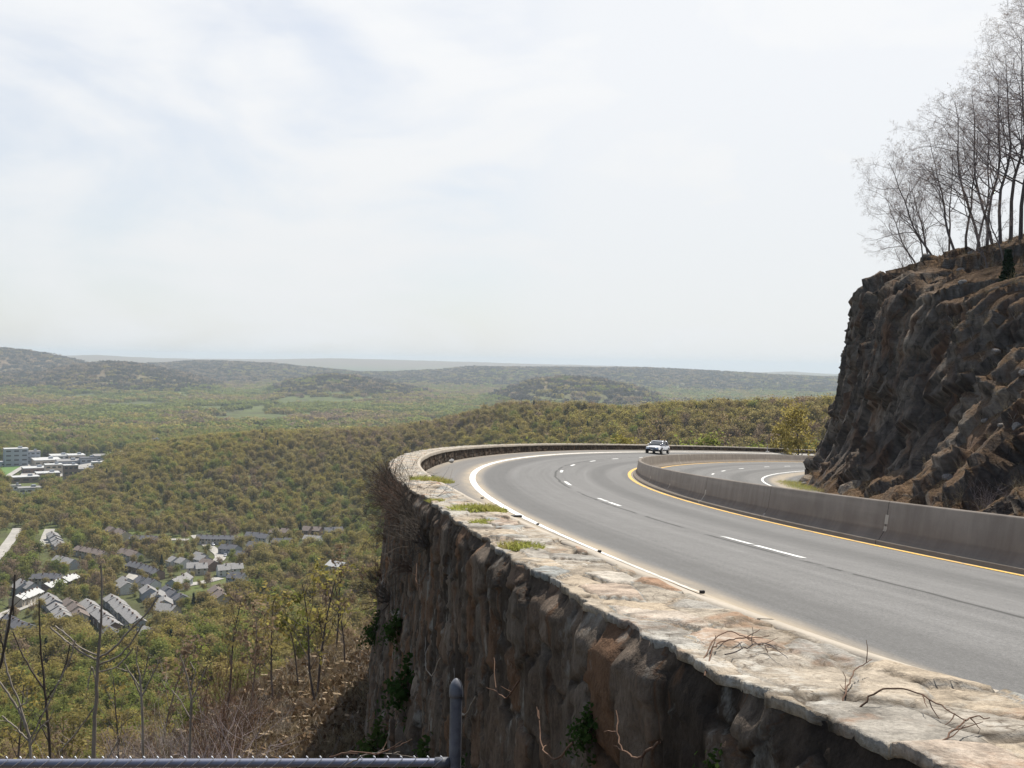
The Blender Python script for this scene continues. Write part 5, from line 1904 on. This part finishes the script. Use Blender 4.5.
# ------------------------------------------------------------------ the slope under the wall: thicket, thin trees, logs, litter
_red = [make_shrub('red_stem_thicket', '', 'shrub', 700 + k, 22, 3.6, .011, .16, 0.0, 'bark_red', kids=7) for k in range(2)]
_u = [False, False]
for px, dep, k, sc in [(205, 27, 0, .9), (222, 30, 1, 1.0), (240, 32, 0, 1.0), (256, 34, 1, .95), (190, 24, 1, .75), (232, 26, 0, .8), (214, 34, 1, 1.1)]:
    o = copy_tree(_red[k]) if _u[k] else _red[k]
    _u[k] = True
    put(o, on_land(px, dep), _rng.uniform(0, 6), sc)
    tag(o, 'reddish brown upright stems in the thicket left of the brown slope', 'shrub', 'red-stemmed thicket on the slope')
_gb = [make_shrub('bare_shrub', '', 'shrub', 720 + k, 26, 1.9, .009, .55, .02, ('bark_grey', 'twig')[k], kids=8) for k in range(2)]
_u = [False, False]
for i in range(46):
    px = _rng.uniform(-20, 235 if i % 6 else 345); dep = _rng.uniform(13, 42)
    if px > 235 and dep > 18 and _rng.random() < .75:
        dep = _rng.uniform(30, 44)
    k = int(_rng.integers(2))
    o = copy_tree(_gb[k]) if _u[k] else _gb[k]
    _u[k] = True
    put(o, on_land(px, dep, -.1), _rng.uniform(0, 6), _rng.uniform(.7, 1.5))
    tag(o, 'bare grey-brown shrub in the tangled brush on the slope below the fence', 'shrub', 'bare shrubs on the near slope')


def thin_tree(px, dep, H, seed, leaf, n_leaf, label, lean=(0, 0), bark='bark_dark', lsize=.10):
    rng = np.random.default_rng(seed)
    P = dict(LEAFY); P.update(lev=3, seg=[8, 6, 4, 3], wob=[.05, .1, .15, .2], up=[.04, .06, .05, .03], taper=[.3, .3, .4, .5], n=[10, 5, 4], start=[.35, .3, .2], ang=[38, 40, 42], ratio=[.36, .5, .5], rr=[.45, .5, .55], rmin=.006)
    out, tips = [], []
    grow(rng, np.array([0, 0, -.3]), np.array([lean[0], lean[1], 1.0]), H, H * .0105, 0, P, out, tips)
    tips = np.array(tips)
    root = empty('thin_tree', on_land(px, dep).tolist(), rng.uniform(0, 6) if lean == (0, 0) else 0, label, 'tree')
    V, F = tubes([o for o in out if o[2] <= 0], [7])
    mesh_obj('trunk', V, F, M[bark], root, True)
    V, F = tubes([o for o in out if o[2] >= 1], [5, 5, 4, 3])
    mi = np.zeros(len(F), int)
    if n_leaf:
        C = tips[rng.integers(0, len(tips), n_leaf)] + rng.normal(0, .12, (n_leaf, 3))
        v, f = leaf_quads(rng, C, lsize, .2)
        F = np.concatenate([F, f + len(V)]); V = np.concatenate([V, v]); mi = np.concatenate([mi, np.ones(len(f), int)])
    link('crown', make_mesh('crown', V, F, mats=[M[bark], M[leaf]], matidx=mi), root)


thin_tree(322, 36, 5.0, 801, 'leaf_yellow', 80, 'dark-stemmed young tree leaning left over the brown slope', (-.30, .1))
thin_tree(318, 40, 5.6, 802, 'leaf_yellow', 140, 'upright dark young tree with yellow-green leaves behind the leaning one')
thin_tree(346, 47, 4.8, 803, 'leaf_olive', 120, 'slim tree close beside the wall at the crest of the brown slope')
thin_tree(300, 46, 4.6, 804, 'leaf_green', 300, 'green-leaved young tree at the crest of the brown slope', lsize=.12)
thin_tree(274, 42, 5.0, 805, 'leaf_yellow', 180, 'yellow-green young tree left of the leaning one')
thin_tree(252, 40, 4.6, 806, 'leaf_tan', 300, 'half-bare young tree behind the red stems', bark='bark_grey')
thin_tree(228, 44, 5.6, 807, 'leaf_olive', 120, 'taller olive young tree behind the red stems')
thin_tree(160, 40, 5.4, 808, 'leaf_tan', 200, 'nearly bare tree left of the thicket', bark='bark_grey')
thin_tree(118, 46, 6.0, 809, 'leaf_yellow', 160, 'yellow-green tree behind the tallest sapling')
thin_tree(62, 44, 5.6, 810, 'leaf_olive', 450, 'olive half-bare tree behind the dark slender sapling', bark='bark_grey')
thin_tree(14, 48, 6.5, 811, 'leaf_yellow', 250, 'yellow-green tree behind the left edge shoot')
thin_tree(192, 52, 6.2, 812, 'leaf_green', 250, 'fresh green tree behind the thicket')
thin_tree(337, 56, 5.8, 813, 'leaf_tan', 400, 'tan budding tree just left of the wall silhouette')


def log(pa, pb, r, label):
    P = np.array([pa + (pb - pa) * t for t in np.linspace(0, 1, 9)]); P[1:-1] += _rng.normal(0, .04, (7, 3))
    V, F = tube_geo(P, np.linspace(r, r * .6, 9), 9)
    n = 9
    mesh_obj('fallen_log', V, [F, np.array([list(range(n))[::-1], list(range(8 * n, 9 * n))])] if False else F, M['bark_dark'], smooth=True)
    tag(bpy.data.objects[-1] if False else COL.objects[-1], label, 'log')


log(on_land(262, 35, .18), on_land(312, 37.5, .25), .16, 'dark fallen log across the left edge of the brown slope')
log(on_land(300, 33, .15), on_land(348, 35, .25), .10, 'thin fallen trunk lying towards the wall on the brown slope')
log(on_land(268, 31, .1), on_land(296, 30, .12), .08, 'short broken branch below the fallen logs')


def litter():
    """dead leaves, sticks and broken stone all over the near slope"""
    rng = np.random.default_rng(77)
    n = 15000
    px = rng.uniform(-60, 380, n); dep = rng.uniform(8, 62, n) ** 1.0
    v = np.stack([(px - 512) / FPX * dep, dep], -1)
    z = land(v[:, 0], v[:, 1])
    s, d = road_sd(v[:, 0], v[:, 1])
    ok = d > float(10.6)
    P = np.column_stack([v, z + .02])[ok]
    m = len(P)
    c = bpy.data.collections.new('litter_pieces')
    r2 = np.random.default_rng(5)
    for k in range(3):
        C = r2.normal(0, .22, (46, 3)) * np.array([1, 1, .16]) + np.array([0, 0, .03])
        vv, ff = leaf_quads(r2, C, .075)
        me = make_mesh('dead_leaves_%d' % k, vv, ff, M[('leaf_litter', 'leaf_litter_pale', 'leaf_litter')[k]])
        c.objects.link(bpy.data.objects.new('dead_leaves_%d' % k, me))
    V, F, _ = shrub_geometry(990, 5, .55, .009, 1.35, .05, kids=3)
    c.objects.link(bpy.data.objects.new('dead_sticks', make_mesh('dead_sticks', V, F, M['bark_grey'])))
    V, F, _ = shrub_geometry(991, 14, .5, .003, .6, .25, kids=2)
    c.objects.link(bpy.data.objects.new('dry_grass', make_mesh('dry_grass', V, F, M['straw'])))
    me = _bm[0].copy(); me.materials.clear(); me.materials.append(M['boulder'])
    o = bpy.data.objects.new('stone_piece', me)
    c.objects.link(o)
    # the same on the ledges and brown slope of the cliff
    ij = np.argwhere((CLIFF_L > .75) & (CLIFF_W < 40) & (CLIFF_S[:, None] > 12) & (CLIFF_S[:, None] < 90))
    ij = ij[rng.integers(0, len(ij), 2600)]
    pc = CLIFF_V[ij[:, 0], ij[:, 1]]
    P = np.concatenate([P, pc]); dep = np.concatenate([dep[ok], np.full(len(pc), 70.0)]); ok = np.ones(len(P), bool); m = len(P)
    kind = rng.choice([0, 1, 2, 3, 4, 5], m, p=[.3, .22, .2, .13, .11, .04])
    cl_ = dep[ok] > 65
    kind = np.where(cl_ & (kind < 3), rng.choice([3, 4, 5], m, p=[.35, .6, .05]), kind)
    size = rng.uniform(.6, 1.5, m) * np.where(cl_, .9, 1 + dep[ok] / 60)
    size = np.where(kind == 5, rng.uniform(.05, .2, m) * np.where(dep > 65, 1.7, 1), size)
    scatter('leaf_litter', P, rng.uniform(0, 6.28, m), size, kind, c, 'dead leaves, sticks and stones covering the brown slopes below the wall and on the cliff', 'leaf litter')


M['leaf_litter'] = leaf_material('brown_dead_leaves', (.10, .062, .036), (.15, .10, .06), (.20, .14, .09), .1)
M['leaf_litter_pale'] = leaf_material('pale_dead_leaves', (.24, .18, .12), (.30, .235, .165), (.20, .14, .09), .1)
M['straw'] = bark_material('dry_straw', (.26, .20, .11), (.38, .31, .19))
litter()

# ------------------------------------------------------------------ plants by the far bend
def bend_tree(px, r, H, seed, leaf, n, size, label, spread=.5, bark='bark'):
    v = ray(px, 440); x, y = v[0] * r / v[1], r
    o = make_leafy_tree(seed, H, n, size, spread, leaf, 'bend_tree', label, None, bark)
    del_group(o)
    put(o, (x, y, float(land(np.array([x]), np.array([y]))[0]) - .2), seed)
    return o


def del_group(o):
    if 'group' in o:
        del o['group']


def stand_tree(px, r, row_top, row_foot, seed, leaf, n, size, label, spread, bark='bark'):
    """its foot hidden behind the wall; crown between two rows"""
    v = ray(px, 440)
    x, y = v[0] * r, v[1] * r
    g = float(land(np.array([x]), np.array([y]))[0])
    H = at_depth(px, row_top, r)[2] - g
    o = make_leafy_tree(seed, H / 1.12, n, size, spread, leaf, 'bend_tree', label, None, bark)
    put(o, (x, y, g), seed)
    return o


stand_tree(797, 150, 405, 452, 821, 'leaf_yellow', 1500, .22, 'pale yellow-green tree beyond the far wall beside the cliff', .55)
stand_tree(779, 158, 424, 452, 822, 'leaf_yellow', 900, .22, 'lower yellow-green tree left of the pale one by the cliff', .5)
stand_tree(622, 135, 434, 446, 823, 'leaf_yellow', 900, .20, 'bright yellow bush showing over the far wall left of the car', .5)
stand_tree(655, 140, 412, 446, 824, 'leaf_tan', 160, .15, 'thin dark bare tree straight behind the car', .4, 'bark_dark')
stand_tree(667, 142, 410, 446, 825, 'leaf_tan', 160, .15, 'thin dark bare tree just right of the car', .4, 'bark_dark')
stand_tree(727, 150, 418, 450, 826, 'leaf_tan', 220, .15, 'thin bare tree over the far wall midway to the cliff', .4, 'bark_dark')

# verge grass by the inner kerb
for _q in range(34):
    i = int(_rng.integers(np.abs(CLIFF_S - 18).argmin(), np.abs(CLIFF_S - 70).argmin()))
    jj = np.argwhere((CLIFF_L[i] > .7) & (CLIFF_W[i] < 22) & (CLIFF_W[i] > 1.0)).ravel()
    if not len(jj):
        continue
    o = copy_tree(_gb[_q % 2])
    put(o, CLIFF_V[i, int(_rng.choice(jj))] - np.array([0, 0, .1]), _rng.uniform(0, 6), _rng.uniform(.35, .95))
    tag(o, 'small bare shrub rooted on the ledges and brown slope of the cliff', 'shrub', 'bare shrubs on the cliff')
_vg = tuft_mesh(7, 500, .22, .8)
for s, d, k in [(58, -10.0, 0), (55, -10.1, 0), (61, -10.2, 0), (52, -10.2, 0), (49, -10.1, 0), (46, -10.2, 0)]:
    o = link('verge_grass', _vg)
    put(o, road(s, d, 0), s, 1.2)
    tag(o, 'green grass patch at the cliff foot beside the inner edge line', 'grass', 'grass patches at the cliff foot')

# white marker at the far wall, debris by the near edge line, litter at the bend
_ms = min(np.arange(100, 150, .5), key=lambda q: abs(pix(road(q, 8.9, .5))[0] - 767.5))
p = road(_ms, 8.9, 0)
root = empty('marker_post', p.tolist(), -heading(_ms), 'slim white marker post standing at the far wall', 'marker post')
Shape().box(-.06, .06, -.035, .035, -.1, 1.22).build('post', M['wall_white'], root, bevel=.012)
Shape().box(-.05, .05, -.045, -.036, .95, 1.1).build('reflector', plain('red_reflector', (.5, .06, .04), .3), root)
Shape().box(-.25, .25, -.2, .2, -.05, .12).build('base', M['wall_white'], root, bevel=.03)
p = road(28, 9.0, .0)
o = link('litter_bag', _bm[2].copy()); o.data.materials.clear(); o.data.materials.append(M['wall_white'])
put(o, p + np.array([0, 0, .10]), 0, (.11, .11, .13)); tag(o, 'crumpled white bag lying against the wall at the bend', 'litter')
_blk = [(15, 8.8, .9), (6.5, 7.78, .5), (3.5, 7.7, .6), (2.0, 7.7, 1.4), (.6, 7.6, .35), (-3.0, 7.6, .35), (-6.1, 7.56, .35)]
for k, (s, d, sc) in enumerate(_blk):
    b = Shape().box(-.11, .11, -.06, .06, 0, .045).build('lane_reflector', plain('black_rubber', (.02, .02, .02), .7), None, bevel=.012)
    put(b, road(s, d, .012), -heading(s), (sc * .62, sc * .6, .6))
    tag(b, ['small dark block beside the rail at the bend', 'dark block on the edge line where the rail meets it', 'dark lump just past the meeting of line and rail', 'largest dark strip on the edge line',
            'small dark block near the bright strip of rail', 'dark block on the edge line in mid view', 'dark block on the edge line nearest the camera'][k], 'road marker')

# ------------------------------------------------------------------ the silver car
M['paint'] = plain('silver_car_paint', (.56, .57, .60), .28, .55, .5)
M['glass'] = plain('car_glass', (.02, .025, .03), .08, spec=.8)
M['black'] = plain('black_plastic', (.018, .018, .02), .5)
M['rubber'] = plain('tyre_rubber', (.02, .02, .02), .8)
M['chrome'] = plain('bright_metal', (.65, .65, .66), .25, .9)
M['lamp'] = plain('headlamp_glass', (.72, .74, .76), .12, spec=.8)
M['tail'] = plain('tail_lamp', (.35, .02, .015), .25)
M['plate'] = plain('number_plate', (.75, .72, .62), .5)


def loft(stations, n=20, k=3.2):
    """stations: x, half width, z low, z high"""
    V = []
    for x, hw, z0, z1 in stations:
        for t in np.arange(n) * 2 * math.pi / n:
            c, s_ = math.cos(t), math.sin(t)
            e = (abs(c) ** k + abs(s_) ** k) ** (-1 / k)
            V.append((x, hw * c * e, (z0 + z1) / 2 + (z1 - z0) / 2 * s_ * e))
    F = [tuple(int(q) for q in f) for f in grid_faces(len(stations), n)] + [(i * n + n - 1, i * n, (i + 1) * n, (i + 1) * n + n - 1) for i in range(len(stations) - 1)]
    F += [tuple(range(n)), tuple(range((len(stations) - 1) * n, len(stations) * n))[::-1]]
    return V, F


def build_car():
    root = empty('silver_car', road(94.5, 6.2, .02).tolist(), 0, 'silver four-door car driving towards the camera on the far bend', 'car')
    # +x is its front
    st = [(-2.28, .55, .45, .80), (-2.22, .76, .36, .95), (-1.9, .84, .27, 1.00), (-1.3, .87, .22, .99), (-.4, .88, .20, .96), (.5, .88, .20, .95), (1.1, .87, .22, .92), (1.7, .83, .25, .84), (2.1, .76, .30, .74), (2.24, .62, .34, .66)]
    V, F = loft(st)
    body = Shape().add(V, F).build('body', M['paint'], root, True)
    # cabin: glass core with painted roof and pillars
    V, F = loft([(-1.72, .66, .85, .99), (-1.25, .70, .85, 1.24), (-.75, .70, .85, 1.37), (0.0, .70, .85, 1.39), (.35, .69, .85, 1.30), (.75, .68, .85, 1.10), (1.08, .66, .85, .94)], 20, 4.5)
    Shape().add(V, F).build('windows', M['glass'], root, True)
    V, F = loft([(-1.15, .60, 1.31, 1.34), (-.8, .665, 1.36, 1.41), (-.2, .68, 1.38, 1.435), (.12, .66, 1.37, 1.42), (.28, .60, 1.33, 1.37)], 16, 4)
    rf = Shape().add(V, F)
    for s in (-1, 1):
        rf.tube([(1.08, s * .69, .92), (.66, s * .69, 1.14), (.2, s * .655, 1.38)], .035, 6)
        rf.tube([(-.42, s * .725, .93), (-.40, s * .70, 1.2), (-.38, s * .66, 1.40)], .035, 6)
        rf.tube([(-1.78, s * .68, .95), (-1.3, s * .70, 1.22), (-.95, s * .655, 1.37)], .075, 6)
        rf.tube([(1.06, s * .72, .92), (0, s * .75, .94), (-1.5, s * .74, .97)], .03, 6)
    rf.build('roof', M['paint'], root, True)
    for x in (1.38, -1.36):
        for s in (-1, 1):
            prof = [(.20, -.10), (.30, -.11), (.325, -.07), (.325, .07), (.30, .11), (.20, .10)]
            n = 22
            V = [(x + r * math.cos(t), s * .80 + y, .325 + r * math.sin(t)) for r, y in prof for t in np.arange(n) * 2 * math.pi / n]
            F = [tuple(int(q) for q in f) for f in grid_faces(6, n)] + [(i * n + n - 1, i * n, (i + 1) * n, (i + 1) * n + n - 1) for i in range(5)]
            F += [tuple(range(n)), tuple(range(5 * n, 6 * n))[::-1]]
            ty = Shape().add(V, F).build('wheel', M['rubber'], root, True)
            V = [(x + r * math.cos(t), s * (.80 + y), .325 + r * math.sin(t)) for r, y in ((.205, .105), (.19, .118), (.06, .10), (.001, .112)) for t in np.arange(n) * 2 * math.pi / n]
            F = [tuple(int(q) for q in f) for f in grid_faces(4, n)] + [(i * n + n - 1, i * n, (i + 1) * n, (i + 1) * n + n - 1) for i in range(3)]
            Shape().add(V, F).build('rim', M['chrome'], ty)
            V = [(x + r * math.cos(t), s * yy, .34 + r * math.sin(t)) for r, yy in ((.385, .875), (.385, .70)) for t in np.linspace(-.2, math.pi + .2, 18)]
            Shape().add(V, [tuple(int(q) for q in f) for f in grid_faces(2, 18)]).build('wheel_arch', M['black'], root)
    for s in (-1, 1):
        V, F = loft([(2.02, .17, .60, .76), (2.20, .14, .58, .71)], 12, 4)
        Shape().add([(a, b + s * .57, c) for a, b, c in V], F).build('headlight', M['lamp'], root, True)
        Shape().box(-2.27, -2.16, s * .62 - .14, s * .62 + .14, .66, .84).build('tail_light', M['tail'], root, bevel=.02)
        V, F = loft([(.78, .10, .94, 1.05), (.92, .09, .95, 1.05)], 10, 3)
        Shape().add([(a, b + s * .90, c) for a, b, c in V], F).build('mirror', M['paint'], root, True)
    Shape().box(2.14, 2.262, -.38, .38, .56, .68).build('grille', M['black'], root, bevel=.02)
    Shape().box(2.10, 2.30, -.70, .70, .36, .50).build('front_bumper', M['black'], root, bevel=.05)
    Shape().box(2.295, 2.31, -.15, .15, .40, .48).build('number_plate', M['plate'], root)
    Shape().box(-2.32, -2.15, -.70, .70, .36, .52).build('rear_bumper', M['black'], root, bevel=.05)
    for s in (-1, 1):
        Shape().box(.02, .2, s * .885 - .012, s * .885 + .012, .80, .83).build('door_handle', M['black'], root)
    h = heading(95.5)
    fwd = -np.array([math.sin(h), math.cos(h)])          # towards the camera
    root.rotation_euler = (0, math.atan(-.0761), math.atan2(fwd[1], fwd[0]))
    return root


CAR = build_car()

# cars parked along the curving street of the village
_X, _Y = STREET_XY[0]
for k, f in enumerate((.16, .30, .42, .55, .68, .8)):
    i = int(f * (len(_X) - 2)); tx, ty = _X[i + 1] - _X[i], _Y[i + 1] - _Y[i]; l = math.hypot(tx, ty); tx /= l; ty /= l
    x, y = _X[i] - ty * 2.9, _Y[i] + tx * 2.9
    o = copy_tree(CAR)
    o.name = 'parked_car'
    put(o, (x, y, float(land(np.array([x]), np.array([y]))[0]) + .45), math.atan2(ty, tx))
    tag(o, 'car parked along the curving street in the valley village', 'car', 'cars parked in the village street')
plant_woods()

# ------------------------------------------------------------------ the hazy air
def build_haze():
    m, t = material('haze')
    v = t.n('ShaderNodeVolumePrincipled', {'Color': (.66, .755, .86, 1), 'Density': HAZE_DENSITY, 'Anisotropy': 0.12}, )
    for q in ('Density Attribute', 'Temperature Attribute', 'Color Attribute'):
        v.inputs[q].default_value = ''
    t.n('ShaderNodeOutputMaterial', {'Volume': v.outputs[0]})
    sh = Shape().box(-16500, 16500, -16000, 16500, -215, 62)
    o = sh.build('haze', m)
    tag(o, 'thin spring haze over the valley', 'haze', kind='stuff')


build_haze()
